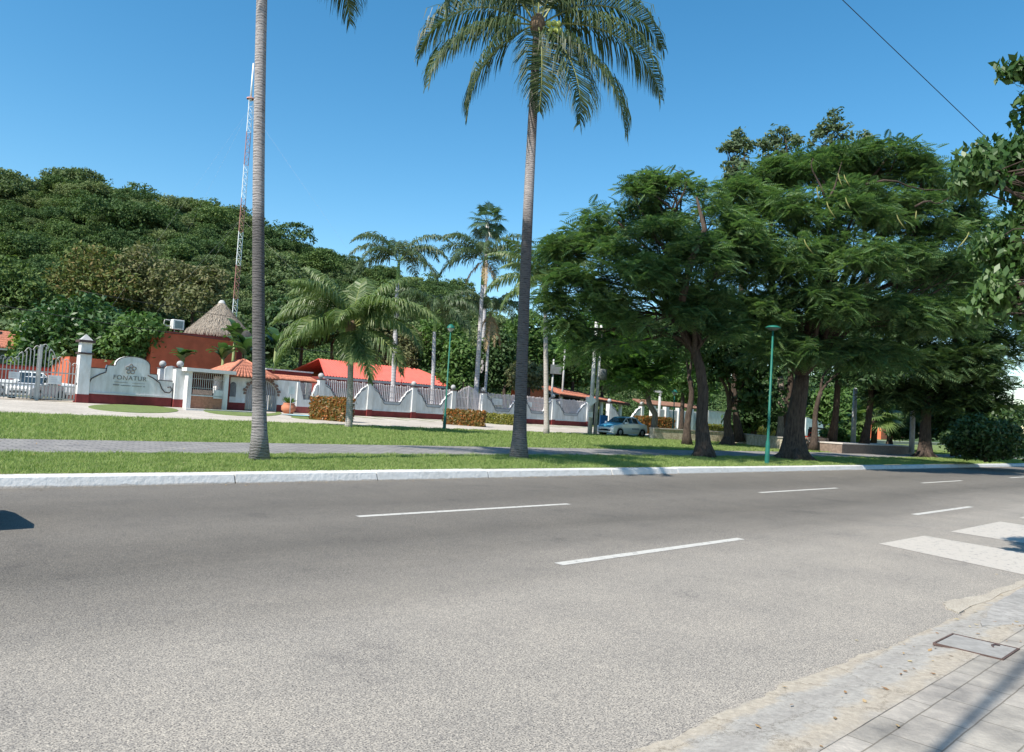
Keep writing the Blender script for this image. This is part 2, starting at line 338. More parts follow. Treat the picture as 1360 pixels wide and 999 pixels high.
# ================================================================== MATERIALS
white_wall = mat('white_plaster', (.74, .75, .76), .8, .06, 1.4, bump=.15, bscale=14, c2=(.52, .51, .49), aniso=(2.2, 2.2, .6))
plinth_red = mat('oxblood_plinth', (.20, .035, .035), .75, .25, 2, bump=.1)
grey_trim = mat('grey_trim_line', (.12, .13, .15), .7, .1)
grey_band = mat('grey_plaster_band', (.42, .44, .47), .8, .1, 2)
stone_ball = mat('grey_stone_finial', (.36, .36, .36), .8, .2, 8, bump=.2)
dark_cap = mat('brown_cap', (.07, .045, .045), .7, .2, 4)
slat_m = mat('weathered_pale_slat', (.80, .73, .73), .75, .3, 2.5, aniso=(6, 6, 1), c2=(.58, .5, .5))
slat_dk = mat('dark_rail', (.16, .12, .12), .7, .2)
iron_w = mat('pale_painted_iron', (.46, .45, .43), .5, .1)
rust_wall = mat('terracotta_stucco', (.48, .12, .06), .85, .18, 1.3, bump=.2)
dkred_wall = mat('dark_red_stucco', (.20, .04, .035), .85, .2, 1.5)
brick_m = mat('brick_low_wall', (.42, .2, .13), .85, .25, 5, bump=.2)
terr = mat('terracotta_tile', (.60, .23, .14), .8, .3, 7, bump=.3, c2=(.26, .10, .07))
red_roof_m = mat('red_corrugated_sheet', (.66, .13, .10), .6, .1, 2)
black_m = mat('dark_interior', (.015, .015, .017), .9, .2)
green_pole = mat('green_painted_metal', (.012, .12, .09), .5, .2, 4)
conc_grey = mat('weathered_concrete', (.42, .42, .41), .9, .18, 4, bump=.2)
bark_brown = bark('brown_bark', (.105, .078, .062), (.025, .019, .017)); bark_grey = bark('grey_bark', (.30, .26, .22), (.10, .085, .07))
frond_stem = mat('frond_stem', (.22, .24, .08), .6, .2)
coco_leaf = leafmat('coconut_leaf', (.035, .065, .030), (.075, .115, .045), (.15, .17, .07), .6, .35, .45, .35)
pinn_leaf = leafmat('feather_leaf', (.046, .104, .048), (.110, .19, .074), (.21, .28, .10), .5, .44, .55, .25)
pinn_light = leafmat('young_feather_leaf', (.07, .16, .05), (.11, .22, .055), (.16, .27, .06), .5, .4, .5)
dark_leaf = leafmat('dark_broad_leaf', (.028, .062, .022), (.05, .10, .03), (.09, .14, .05), .5, .25, .55, .25)
mid_leaf = leafmat('mid_broad_leaf', (.05, .115, .03), (.10, .18, .045), (.16, .24, .07), .4, .35, .55, .25)
olive_leaf = leafmat('olive_leaf', (.095, .115, .05), (.17, .18, .085), (.24, .21, .12), .35, .25, .7, .12)
redt_leaf = leafmat('red_flecked_leaf', (.085, .125, .04), (.15, .175, .06), (.24, .15, .07), .35, .25, .7, .12)
euca_leaf = leafmat('blue_green_leaf', (.07, .115, .06), (.12, .165, .09), (.2, .24, .14), .5, .35, .6, .2)
near_leaf = leafmat('glossy_ovate_leaf', (.035, .085, .022), (.075, .14, .035), (.13, .2, .07), .9, .35, .42, .35)
# ================================================================== GROUND
def sheet(name, s0, s1, ts, m, off=0., ns=2, zf=zt, kind='structure', label=None):
    """strip along the road following the ground profile"""
    S = np.linspace(s0, s1, ns); V = [(s, t, zf(t) + off) for s in S for t in ts]; k = len(ts)
    Fc = [(i * k + j, (i + 1) * k + j, (i + 1) * k + j + 1, i * k + j + 1) for i in range(ns - 1) for j in range(k - 1)]
    me = npmesh(name, np.array(V), np.array(Fc)); o = link(name, me, m, None, None, ROT); tag(o, label, None, None, kind); return o
def ground_mat(name, c1, c2, scale, fine, fc, bump=.4):
    m, nt, b, L = base_mat(name); tc = nd(nt, 'ShaderNodeTexCoord')
    n = nd(nt, 'ShaderNodeTexNoise', Scale=scale, Detail=6, Roughness=.65); L.new(tc.outputs['Object'], n.inputs['Vector'])
    r = ramp(nt, [(.35, c1), (.65, c2)]); L.new(n.outputs[0], r.inputs[0])
    n2 = nd(nt, 'ShaderNodeTexNoise', Scale=fine, Detail=3, Roughness=.8); L.new(tc.outputs['Object'], n2.inputs['Vector'])
    r2 = ramp(nt, [(.35, (fc, fc, fc)), (.65, (1.25, 1.25, 1.25))]); L.new(n2.outputs[0], r2.inputs[0])
    mm = nd(nt, 'ShaderNodeMixRGB', blend_type='MULTIPLY'); mm.inputs['Fac'].default_value = 1; L.new(r.outputs[0], mm.inputs['Color1']); L.new(r2.outputs[0], mm.inputs['Color2'])
    L.new(mm.outputs[0], b.inputs['Base Color']); bp = nd(nt, 'ShaderNodeBump', Strength=bump, Distance=.02); L.new(n2.outputs[0], bp.inputs['Height']); L.new(bp.outputs[0], b.inputs['Normal'])
    b.inputs['Roughness'].default_value = .92; b.inputs['Specular IOR Level'].default_value = .15; return m
lawn_m = ground_mat('lawn_soil', (.13, .17, .06), (.19, .24, .08), 1.6, 40, .5)
drive_m = ground_mat('pale_concrete_drive', (.34, .305, .265), (.43, .39, .34), .35, 6, .85, .1)
yard_m = ground_mat('yard_dirt', (.34, .29, .24), (.42, .37, .31), .3, 8, .8)
# asphalt: coarse chip seal, wheel tracks along the road
def asphalt():
    m, nt, b, L = base_mat('chipseal_asphalt'); tc = nd(nt, 'ShaderNodeTexCoord'); sp = nd(nt, 'ShaderNodeSeparateXYZ'); L.new(tc.outputs['Object'], sp.inputs[0])
    mp = nd(nt, 'ShaderNodeMapping'); mp.inputs['Scale'].default_value = (.09, .5, 1); L.new(tc.outputs['Object'], mp.inputs[0])
    n0 = nd(nt, 'ShaderNodeTexNoise', Scale=1., Detail=7, Roughness=.62); L.new(mp.outputs[0], n0.inputs['Vector'])
    ma = nd(nt, 'ShaderNodeMath', operation='MULTIPLY_ADD'); L.new(n0.outputs[0], ma.inputs[0]); ma.inputs[1].default_value = 3.2; L.new(sp.outputs[1], ma.inputs[2])
    md = nd(nt, 'ShaderNodeMath', operation='MULTIPLY'); L.new(ma.outputs[0], md.inputs[0]); md.inputs[1].default_value = 1 / 17.
    g = lambda k: (k * .90, k * .835, k * .745)
    r = ramp(nt, [((2.3 + 1.6) / 17, g(.335)), ((5 + 1.6) / 17, g(.315)), ((6.6 + 1.6) / 17, g(.205)), ((7.9 + 1.6) / 17, g(.142)), ((9.7 + 1.6) / 17, g(.18)), ((11.3 + 1.6) / 17, g(.142)), ((14 + 1.6) / 17, g(.18))]); L.new(md.outputs[0], r.inputs[0])
    n1 = nd(nt, 'ShaderNodeTexNoise', Scale=95, Detail=2, Roughness=.6); L.new(tc.outputs['Object'], n1.inputs['Vector'])
    v = nd(nt, 'ShaderNodeTexVoronoi', Scale=62); L.new(tc.outputs['Object'], v.inputs['Vector'])
    r1 = ramp(nt, [(.36, (.34, .34, .35)), (.47, (.95, .95, .95)), (.66, (1.45, 1.42, 1.37))]); L.new(n1.outputs[0], r1.inputs[0])
    rv = ramp(nt, [(.0, (.66, .66, .68)), (1., (1.22, 1.2, 1.17))]); L.new(v.outputs['Color'], rv.inputs[0])
    n3 = nd(nt, 'ShaderNodeTexNoise', Scale=.8, Detail=8, Roughness=.7); L.new(tc.outputs['Object'], n3.inputs['Vector']); r3 = ramp(nt, [(.27, (.66, .66, .68)), (.40, (.93, .93, .93)), (.7, (1.1, 1.09, 1.07))]); L.new(n3.outputs[0], r3.inputs[0])
    out = r.outputs[0]
    for q in (r1, rv, r3):
        mm = nd(nt, 'ShaderNodeMixRGB', blend_type='MULTIPLY'); mm.inputs['Fac'].default_value = 1; L.new(out, mm.inputs['Color1']); L.new(q.outputs[0], mm.inputs['Color2']); out = mm.outputs[0]
    L.new(out, b.inputs['Base Color']); bp = nd(nt, 'ShaderNodeBump', Strength=.55, Distance=.012); L.new(n1.outputs[0], bp.inputs['Height']); L.new(bp.outputs[0], b.inputs['Normal'])
    b.inputs['Roughness'].default_value = .85; b.inputs['Specular IOR Level'].default_value = .25; return m
sheet('road', -300, 900, [2.2, 14.43], asphalt(), 0, 2, lambda t: 0.)
sheet('lawn', -400, 1500, [14.6, 16, 18.2, 22.1, 30, 36.3, 44, 52, 70, 120, 900], lawn_m, 0, 2, lambda t: zt(max(t, 14.6)))
# brick pavers helper
def paver(name, c1, c2, mort, bw, rh, msize=.012, scale=1., noise=.25, bump=.35):
    m, nt, b, L = base_mat(name); tc = nd(nt, 'ShaderNodeTexCoord'); wn = nd(nt, 'ShaderNodeTexNoise', Scale=2.5, Detail=4); L.new(tc.outputs['Object'], wn.inputs['Vector'])
    ad = nd(nt, 'ShaderNodeMixRGB', blend_type='ADD'); ad.inputs['Fac'].default_value = .02; L.new(tc.outputs['Object'], ad.inputs['Color1']); L.new(wn.outputs['Color'], ad.inputs['Color2'])
    br = nd(nt, 'ShaderNodeTexBrick', Scale=scale); br.inputs['Brick Width'].default_value = bw; br.inputs['Row Height'].default_value = rh; br.inputs['Mortar Size'].default_value = msize; br.inputs['Mortar Smooth'].default_value = .3
    br.inputs['Color1'].default_value = (*c1, 1); br.inputs['Color2'].default_value = (*c2, 1); br.inputs['Mortar'].default_value = (*mort, 1); L.new(ad.outputs[0], br.inputs['Vector'])
    n = nd(nt, 'ShaderNodeTexNoise', Scale=1.7, Detail=9, Roughness=.72); L.new(tc.outputs['Object'], n.inputs['Vector']); r = ramp(nt, [(.3, (1 - noise,) * 3), (.7, (1 + noise, 1 + noise * .9, 1 + noise * .7))]); L.new(n.outputs[0], r.inputs[0])
    mm = nd(nt, 'ShaderNodeMixRGB', blend_type='MULTIPLY'); mm.inputs['Fac'].default_value = 1; L.new(br.outputs['Color'], mm.inputs['Color1']); L.new(r.outputs[0], mm.inputs['Color2']); L.new(mm.outputs[0], b.inputs['Base Color'])
    n5 = nd(nt, 'ShaderNodeTexNoise', Scale=40, Detail=4); L.new(tc.outputs['Object'], n5.inputs['Vector'])
    hs = nd(nt, 'ShaderNodeMath', operation='MULTIPLY_ADD'); L.new(br.outputs['Fac'], hs.inputs[0]); hs.inputs[1].default_value = -1.5; L.new(n5.outputs[0], hs.inputs[2])
    bp = nd(nt, 'ShaderNodeBump', Strength=bump, Distance=.015); L.new(hs.outputs[0], bp.inputs['Height']); L.new(bp.outputs[0], b.inputs['Normal'])
    b.inputs['Roughness'].default_value = .85; b.inputs['Specular IOR Level'].default_value = .25; return m
sheet('footpath', -200, 300, [18.22, 20, 22.08], paver('grey_paver', (.21, .20, .20), (.25, .24, .235), (.11, .11, .11), .4, .2, .02), .012, 2)
sheet('driveway', -60, SW(905, 44), [36.4, 40, 44, 48, 51.6], drive_m, .008)
# gently sloping yard behind the wall
sheet('yard', -60, 62, [52.3, 60, 90], yard_m, .006)
# kerb: real step with chipped white paint
def kerb():
    m, nt, b, L = base_mat('kerb_paint'); tc = nd(nt, 'ShaderNodeTexCoord'); n = nd(nt, 'ShaderNodeTexNoise', Scale=2.2, Detail=10, Roughness=.72); L.new(tc.outputs['Object'], n.inputs['Vector'])
    r = ramp(nt, [(.30, (.27, .25, .23)), (.36, (.46, .45, .43)), (.46, (.53, .52, .505)), (.62, (.58, .575, .565))]); L.new(n.outputs[0], r.inputs[0])
    sp = nd(nt, 'ShaderNodeSeparateXYZ'); L.new(tc.outputs['Object'], sp.inputs[0])
    sn = nd(nt, 'ShaderNodeMath', operation='MULTIPLY_ADD'); L.new(n.outputs[0], sn.inputs[0]); sn.inputs[1].default_value = -.14; L.new(sp.outputs[2], sn.inputs[2])
    r2 = ramp(nt, [(.0, (.62, .56, .5)), (.02, (1, 1, 1))]); ad = nd(nt, 'ShaderNodeMath', operation='ADD'); L.new(sn.outputs[0], ad.inputs[0]); ad.inputs[1].default_value = .06; L.new(ad.outputs[0], r2.inputs[0])
    mm = nd(nt, 'ShaderNodeMixRGB', blend_type='MULTIPLY'); mm.inputs['Fac'].default_value = 1; L.new(r.outputs[0], mm.inputs['Color1']); L.new(r2.outputs[0], mm.inputs['Color2']); L.new(mm.outputs[0], b.inputs['Base Color'])
    n2 = nd(nt, 'ShaderNodeTexNoise', Scale=12, Detail=5); L.new(tc.outputs['Object'], n2.inputs['Vector']); bp = nd(nt, 'ShaderNodeBump', Strength=.5, Distance=.03); L.new(n2.outputs[0], bp.inputs['Height']); L.new(bp.outputs[0], b.inputs['Normal']); b.inputs['Roughness'].default_value = .85
    V = []; Fc = []; s = -20.; rng = np.random.default_rng(3); i = 0
    while s < 160:
        ln = rng.uniform(2.6, 3.6) if i % 3 else 5.; j = rng.uniform(-.012, .012, 4); e = s + ln - .03
        for q, (a, jj) in enumerate(((s, j[0]), (e, j[1]))):
            V += [(a, 14.29 + jj, -.01), (a, 14.36 + jj, .165 + j[2]), (a, 14.43 + jj, .195 + j[2]), (a, 14.62, .2 + j[2]), (a, 14.62, -.05)]
        b0 = 10 * i; Fc += [(b0 + k, b0 + 5 + k, b0 + 6 + k, b0 + k + 1) for k in range(4)] + [(b0, b0 + 1, b0 + 2, b0 + 3)] + [(b0 + 5, b0 + 8, b0 + 7, b0 + 6)]
        s += ln; i += 1
    o = link('kerb', npmesh('kerb', np.array(V), np.array(Fc)), m, None, None, ROT); tag(o, kind='structure')
kerb()
# paint
def paint_mat(name, c, wear=.40):
    m, nt, b, L = base_mat(name); tc = nd(nt, 'ShaderNodeTexCoord'); n = nd(nt, 'ShaderNodeTexNoise', Scale=9, Detail=10, Roughness=.8); L.new(tc.outputs['Object'], n.inputs['Vector'])
    r = ramp(nt, [(wear - .05, (.21, .20, .19)), (wear, c)]); L.new(n.outputs[0], r.inputs[0]); L.new(r.outputs[0], b.inputs['Base Color']); b.inputs['Roughness'].default_value = .8
    bp = nd(nt, 'ShaderNodeBump', Strength=.4, Distance=.008); L.new(n.outputs[0], bp.inputs['Height']); L.new(bp.outputs[0], b.inputs['Normal']); return m
pw = paint_mat('worn_road_paint', (.46, .445, .41), .455); pz = paint_mat('cream_hump_paint', (.42, .385, .34), .45)
mb = MB(); r_ = random.Random(4)
def flat(mb, pts, z=.004, mi=0): mb.add([(s, t, z) for s, t in pts], [tuple(range(len(pts)))], mi)
for t, s0, ln, per in ((9.82, 6.45, 4.75, 12.2), (5.9, 6.6, 4.1, 11.5)):
    for k in range(-3, 14):
        a = s0 + per * k; w = .075; flat(mb, [(a, t - w), (a + ln, t - w + .01), (a + ln + .02, t + w), (a + .02, t + w)])
mb.build('lane_marking', pw, None, None, ROT)['kind'] = 'structure'
mb = MB()
flat(mb, [(12.57, 4.59), (11.83, 2.5), (14.05, 2.42), (14.5, 4.55)]); flat(mb, [(15.73, 4.5), (15.4, 2.5), (18.4, 2.42), (19.05, 4.5)]); flat(mb, [(20.6, 4.5), (20.3, 2.5), (22.8, 2.42), (23.2, 4.5)])
mb.build('crossing_marking', pz, None, None, ROT)['kind'] = 'structure'
# near sidewalk, gutter apron, sand
walk = paver('stamped_concrete', (.275, .26, .24), (.32, .30, .28), (.17, .155, .135), .46, .265, .005, 1., .5, .5)
sheet('sidewalk', -60, 200, [-6, 1.86], walk, 0, 2, lambda t: .055)
sheet('near_ground', -400, 1500, [-700, -6.01], yard_m, 0, 2, lambda t: .05)
apron_m = ground_mat('gutter_concrete', (.36, .355, .34), (.45, .425, .38), 1.6, 9, .85, .3)
sand_m = ground_mat('gutter_sand', (.33, .295, .245), (.40, .36, .30), 2.5, 60, .75, .4)
def wavy(name, s0, s1, ta, tb, z0, z1, m, amp=.05, ns=400, seed=1, taper=False):
    rg = np.random.default_rng(seed); S = np.linspace(s0, s1, ns)
    def nz():
        q = np.zeros(ns)
        for k, a in ((8, 1), (24, .6), (70, .4), (180, .3)): q += a * np.interp(np.linspace(0, k, ns), np.arange(k + 1), rg.normal(size=k + 1))
        return q * amp
    A = ta + nz(); B = tb + nz(); B = np.maximum(B, A + .002); V = np.concatenate([np.stack([S, A, np.full(ns, z0)], 1), np.stack([S, B, np.full(ns, z1)], 1)])
    Fc = [(i, i + 1, ns + i + 1, ns + i) for i in range(ns - 1)]; o = link(name, npmesh(name, V, np.array(Fc)), m, None, None, ROT); o['kind'] = 'structure'
def gutter_mat():
    m, nt, b, L = base_mat('cracked_gutter'); tc = nd(nt, 'ShaderNodeTexCoord'); sp = nd(nt, 'ShaderNodeSeparateXYZ'); L.new(tc.outputs['Object'], sp.inputs[0])
    n = nd(nt, 'ShaderNodeTexNoise', Scale=2.6, Detail=9, Roughness=.68); L.new(tc.outputs['Object'], n.inputs['Vector'])
    a = nd(nt, 'ShaderNodeMath', operation='MULTIPLY_ADD'); L.new(n.outputs[0], a.inputs[0]); a.inputs[1].default_value = .42; L.new(sp.outputs[1], a.inputs[2])
    q = nd(nt, 'ShaderNodeMapRange'); L.new(a.outputs[0], q.inputs[0]); q.inputs[1].default_value = 1.86; q.inputs[2].default_value = 2.72
    sand = (.365, .325, .27); con = (.30, .285, .265); con2 = (.34, .325, .30)
    r = ramp(nt, [(.0, con), (.16, sand), (.25, sand), (.34, con2), (.52, con), (.66, con2), (.73, sand), (.84, (.39, .35, .29)), (.93, (.27, .255, .235))]); L.new(q.outputs[0], r.inputs[0])
    n2 = nd(nt, 'ShaderNodeTexNoise', Scale=22, Detail=8, Roughness=.75); L.new(tc.outputs['Object'], n2.inputs['Vector']); r2 = ramp(nt, [(.3, (.72, .71, .7)), (.65, (1.15, 1.14, 1.12))]); L.new(n2.outputs[0], r2.inputs[0])
    v = nd(nt, 'ShaderNodeTexVoronoi', Scale=1.7, feature='DISTANCE_TO_EDGE'); ad = nd(nt, 'ShaderNodeMixRGB', blend_type='ADD'); ad.inputs['Fac'].default_value = .25; L.new(tc.outputs['Object'], ad.inputs['Color1']); L.new(n2.outputs['Color'], ad.inputs['Color2']); L.new(ad.outputs[0], v.inputs['Vector'])
    r3 = ramp(nt, [(.003, (.62, .6, .57)), (.014, (1, 1, 1))]); L.new(v.outputs['Distance'], r3.inputs[0]); o_ = r.outputs[0]
    for k in (r2, r3):
        mm = nd(nt, 'ShaderNodeMixRGB', blend_type='MULTIPLY'); mm.inputs['Fac'].default_value = 1; L.new(o_, mm.inputs['Color1']); L.new(k.outputs[0], mm.inputs['Color2']); o_ = mm.outputs[0]
    L.new(o_, b.inputs['Base Color']); bp = nd(nt, 'ShaderNodeBump', Strength=.5, Distance=.02); L.new(n2.outputs[0], bp.inputs['Height']); L.new(bp.outputs[0], b.inputs['Normal']); b.inputs['Roughness'].default_value = .9; b.inputs['Specular IOR Level'].default_value = .15; return m
gm = gutter_mat()
def gutter():
    rg = np.random.default_rng(1); ns = 1600; S = np.linspace(-6, 60, ns)
    def nz(am):
        q = np.zeros(ns)
        for k, a in ((14, 1), (60, .7), (220, .5), (700, .35)): q += a * np.interp(np.linspace(0, k, ns), np.arange(k + 1), rg.normal(size=k + 1))
        return q * am
    rows = [(1.72, .0585, 0), (1.86, .0585, .03), (2.0, .05, .02), (2.15, .03, .02), (2.27, .014, .012), (2.36, .006, .035)]; V = []
    for t, z, am in rows: V.append(np.stack([S, t + nz(am), z + nz(.0012) * (z > .01)], 1))
    V = np.concatenate(V); Fc = [(r * ns + i, r * ns + i + 1, (r + 1) * ns + i + 1, (r + 1) * ns + i) for r in range(len(rows) - 1) for i in range(ns - 1)]
    o = link('gutter', npmesh('gutter', V, np.array(Fc)), gm, None, None, ROT); o['kind'] = 'structure'
gutter()
def rimmed(name, pts, z, zb, m):
    mb = MB(); mb.slab(pts, zb, z); mb.build(name, m, None, None, ROT)['kind'] = 'structure'
rng_ = random.Random(12)
def rough(pts, n=7, a=.03):
    out = []
    for i, p in enumerate(pts):
        q = pts[(i + 1) % len(pts)]
        for k in range(n): u = k / n; out.append((p[0] + (q[0] - p[0]) * u + (rng_.uniform(-a, a) if k else 0), p[1] + (q[1] - p[1]) * u + (rng_.uniform(-a, a) if k else 0)))
    return out
rimmed('ramp', rough([(7.9, 1.98), (8.3, 1.78), (9.2, 1.45), (14, 1.3), (14, 2.3), (11.9, 2.26), (8.9, 2.16)], 7, .025), .0605, -.05, ground_mat('smooth_ramp', (.24, .23, .215), (.30, .285, .265), 1.8, 12, .85, .1))
rimmed('sand_patch', rough([(8.5, 2.33), (11.6, 2.32), (12.0, 2.38), (10.6, 2.42), (9.6, 2.46), (8.95, 2.58), (8.65, 2.5)], 6, .025), .013, -.05, sand_m)
# cover
cv = empty('utility_cover', (*xy(7.08, 1.81), .066), ROT, 'square grey concrete utility cover in a rusty metal frame set in the near sidewalk', 'utility cover')
c = MB()
for a in ((-.245, .245, -.245, -.23), (-.245, .245, .23, .245), (-.245, -.23, -.23, .23), (.23, .245, -.23, .23)): c.box(a[0], a[1], a[2], a[3], -.02, -.001)
c.build('frame', mat('rusty_iron', (.10, .065, .055), .8, .4, 20, bump=.4), cv)
MB().box(-.225, .225, -.225, .225, -.02, -.004).build('lid', mat('worn_lid', (.26, .25, .235), .9, .2, 9, bump=.2), cv); MB().tube([(.08, -.1, -.002), (.11, -.08, .006), (.16, -.09, .006), (.18, -.12, -.002)], .006, 6).build('lift_ring', dark_cap, cv)
# lawn islands in front of the wall
def island(pts, nm='lawn_island'):
    P = [G(*p) for p in pts]; L = [(*st(p[0], p[1]), p[2] + .03) for p in P]; mb = MB(); n = len(L)
    mb.add(L + [(a, b, c - .1) for a, b, c in L], [tuple(range(n))] + [(i, i + n, (i + 1) % n + n, (i + 1) % n) for i in range(n)]); mb.build(nm, lawn_m, None, None, ROT)['kind'] = 'structure'
    return [(a, b) for a, b, c in L]
def ell(cx, cy, rx, ry, n=22, sk=.04): return [(cx + rx * math.cos(a), cy + ry * math.sin(a) + sk * rx * math.cos(a)) for a in [-2 * math.pi * i / n for i in range(n)]]
I1 = island(ell(177, 543.3, 60, 5.2)); I2 = island(ell(322, 547.5, 52, 5.5)); I3 = island(ell(420, 555.5, 34, 2.6))
mb = MB()
flat(mb, [(SW(377, 46.6, .5), 45.4), (SW(377, 46.6, .5) + 2.1, 45.4), (SW(377, 46.6, .5) + 2.3, 47.6), (SW(377, 46.6, .5) + .2, 47.6)], .62)
mb.build('parking_marking', mat('pale_blue_paint', (.25, .45, .5), .8, .2, 4), None, None, ROT)['kind'] = 'structure'
mb = MB()
for k in range(16):
    s0 = SW(470, 50) + k * 2.4; flat(mb, [(s0, 46.5), (s0 + .5, 46.5), (s0 + .5, 51.3), (s0, 51.3)], .0)
mb.v = [(a, b, zt(b) + .014) for a, b, c in mb.v]; mb.build('grass_strip', lawn_m, None, None, ROT)['kind'] = 'structure'
# steps before the booth
mb = MB(); sb = SW(238, 49.5); mb.box(sb, sb + 4.6, 48.2, 48.9, .5, .67); mb.box(sb - .3, sb + 3.6, 47.4, 48.2, .45, .6); mb.build('steps', conc_grey, None, None, ROT)['kind'] = 'structure'
# grass blades
blade_m = leafmat('grass_blade', (.17, .25, .07), (.28, .36, .12), (.40, .40, .20), 2.2, .35, .7, .1)
def grass(name, label, area, s0, s1, t0, t1, dens, h, w, rng, inside=None):
    n = int((s1 - s0) * (t1 - t0) * dens); s = rng.uniform(s0, s1, n); t = rng.uniform(t0, t1, n)
    x = s * SA - t * CA; y = s * CA + t * SA; d = np.hypot(x, y); keep = rng.random(n) < np.clip(20 / d, 0.12, 1) ** 1.2; keep &= (y > 3) & (np.abs(x) < y * .82)
    s, t, d = s[keep], t[keep], d[keep]; n = len(s); z = np.interp(t, TT, ZZ); k = np.clip(d / 20, 1, 2.6); hh = h * rng.uniform(.5, 1.3, n) * (1 + .45 * np.sin(s * 5.1 + 2 * np.sin(t * 3)) * np.sin(t * 6.3 + s)) * np.clip(k, 1, 1.35); ww = w * k
    a = rng.uniform(0, 6.283, n); le = rng.normal(size=(n, 2)) * .6 * hh[:, None]
    P = np.stack([s, t, z], 1); W = np.stack([np.cos(a), np.sin(a), 0 * a], 1) * (ww / 2)[:, None]; T = P + np.stack([le[:, 0], le[:, 1], hh], 1)
    V = np.stack([P - W, P + W, T], 1); me = npmesh(name, V.reshape(-1, 3), np.arange(3 * n).reshape(-1, 3)); o = link(name, me, blade_m, None, None, ROT); tag(o, label, 'grass', None, 'stuff'); return o
rg = np.random.default_rng(11)
grass('grass_verge', 'strip of short green grass between white kerb and grey footpath', None, -2, 75, 14.56, 18.3, 1500, .06, .014, rg)
grass('grass_lawn', 'wide strip of bright green lawn beyond the grey footpath', None, -2, 90, 22.0, 36.5, 700, .065, .018, rg)
rg = np.random.default_rng(77); n = 1500; s_ = rg.uniform(3, 60, n); k = rg.random(n); t_ = np.where(k < .35, 2.0 + rg.normal(size=n) * .22, np.where(k < .55, 14.25 - np.abs(rg.normal(size=n)) * .2, rg.uniform(14.8, 34, n)))
z_ = np.where(t_ < 2.35, np.interp(t_, [1.9, 2.35], [.066, .02]), np.where(t_ < 14.4, .008, np.interp(t_, TT, ZZ) + .06)); P = np.stack([s_, t_, z_], 1); A_2 = rdir(n, rg); A_2[:, 2] *= .2; A_2 = unit(A_2); B_2 = unit(np.cross(np.array([0, 0, 1.]) + rdir(n, rg) * .3, A_2)); sz_ = rg.uniform(.012, .032, n)
tag(link('dry_leaves', quads_mesh('dry_leaves', leaf_quads(P, A_2, B_2, sz_, sz_ * .45)), leafmat('dry_leaf', (.20, .10, .05), (.42, .30, .16), (.5, .45, .3), 3, .1, .8, .1), None, None, ROT), 'small dry leaves scattered in the gutter and on the lawn', 'dry leaves', None, 'stuff')
# ================================================================== HILL
SKY = [(-250, 190), (-100, 222), (0, 232), (30, 250), (75, 246), (120, 242), (160, 252), (220, 258), (300, 270), (350, 296), (400, 316), (470, 336), (540, 358), (600, 385), (680, 425), (780, 455), (900, 490), (1050, 520), (1250, 535), (1340, 548), (1500, 562), (1700, 575)]
SA_ = []; SE_ = []
for px, py in SKY:
    d = ray(px, py); SA_.append(math.atan2(d[0], d[1])); SE_.append(d[2] / math.hypot(d[0], d[1]))
def hill_h(az, r):
    e = np.interp(az, SA_, SE_); rc = 235 + 25 * np.sin(az * 7); r0 = np.interp(az, [-.7, -.3, 0, .3, .9], [92, 100, 112, 150, 210]); crest = e * rc + EYE - 7
    u = np.clip((r - r0) / (rc - r0), 0, 1.25); sm = np.where(u < 1, u ** 1.15 * (1 - .12 * np.sin(u * 6.28)), 1 - (u - 1) * 1.2)
    nz = 2.4 * np.sin(az * 23 + r * .05) * np.sin(r * .045 + az * 9) * np.clip(u * 3, 0, 1) * (u < .85)
    return np.maximum(.6 + np.maximum(crest, 1) * sm + nz * np.clip(crest / 30, 0, 1), .55) - .3
az = np.linspace(-1.0, 1.0, 110); rr = np.linspace(88, 300, 60); A_, R_ = np.meshgrid(az, rr, indexing='ij'); H_ = hill_h(A_, R_)
V = np.stack([R_ * np.sin(A_), R_ * np.cos(A_), H_], -1).reshape(-1, 3); nr = len(rr)
Fc = [(i * nr + j, (i + 1) * nr + j, (i + 1) * nr + j + 1, i * nr + j + 1) for i in range(len(az) - 1) for j in range(nr - 1)]
o = link('hill', npmesh('hill', V, np.array(Fc), True), ground_mat('hill_soil', (.04, .07, .025), (.06, .095, .035), .05, 2, .6)); o['kind'] = 'structure'
# forest: instances of leafy crowns on scattered points
def crown_proto(i, leafm, rng, flat=.62, ll=.33, n=8200):
    lob = [((rng.normal() * 1.9, rng.normal() * 1.9, 3.6 + rng.normal() * .75), (1.7 + rng.random(), 1.7 + rng.random(), .95)) for _ in range(8)] + [((0, 0, 2.2), (2.6, 2.6, 1.2))]
    V, C = broad_leaves(lob, n // 14, .55, 14, ll, rng, .6, .1, .15, -.7); me = quads_mesh('forest_crown', V); me.materials.append(leafm)
    o = bpy.data.objects.new('forest_crown_source_%d' % i, me); return o
fcol = bpy.data.collections.new('forest_sources')
fm = [leafmat('forest_leaf_a', (.055, .105, .038), (.11, .165, .052), (.17, .22, .07), .3, .25, .7, .12), leafmat('forest_leaf_b', (.08, .125, .055), (.13, .18, .075), (.19, .23, .11), .3, .25, .7, .12),
      leafmat('forest_leaf_c', (.038, .08, .032), (.075, .125, .045), (.12, .17, .06), .3, .25, .7, .12), leafmat('forest_leaf_d', (.12, .165, .065), (.17, .21, .09), (.22, .25, .12), .3, .25, .7, .12)]
rg = np.random.default_rng(21)
for i, q in enumerate([0, 1, 2, 3, 0, 2, 0]): fcol.objects.link(crown_proto(i, fm[q], rg))
pts = []; scl = []
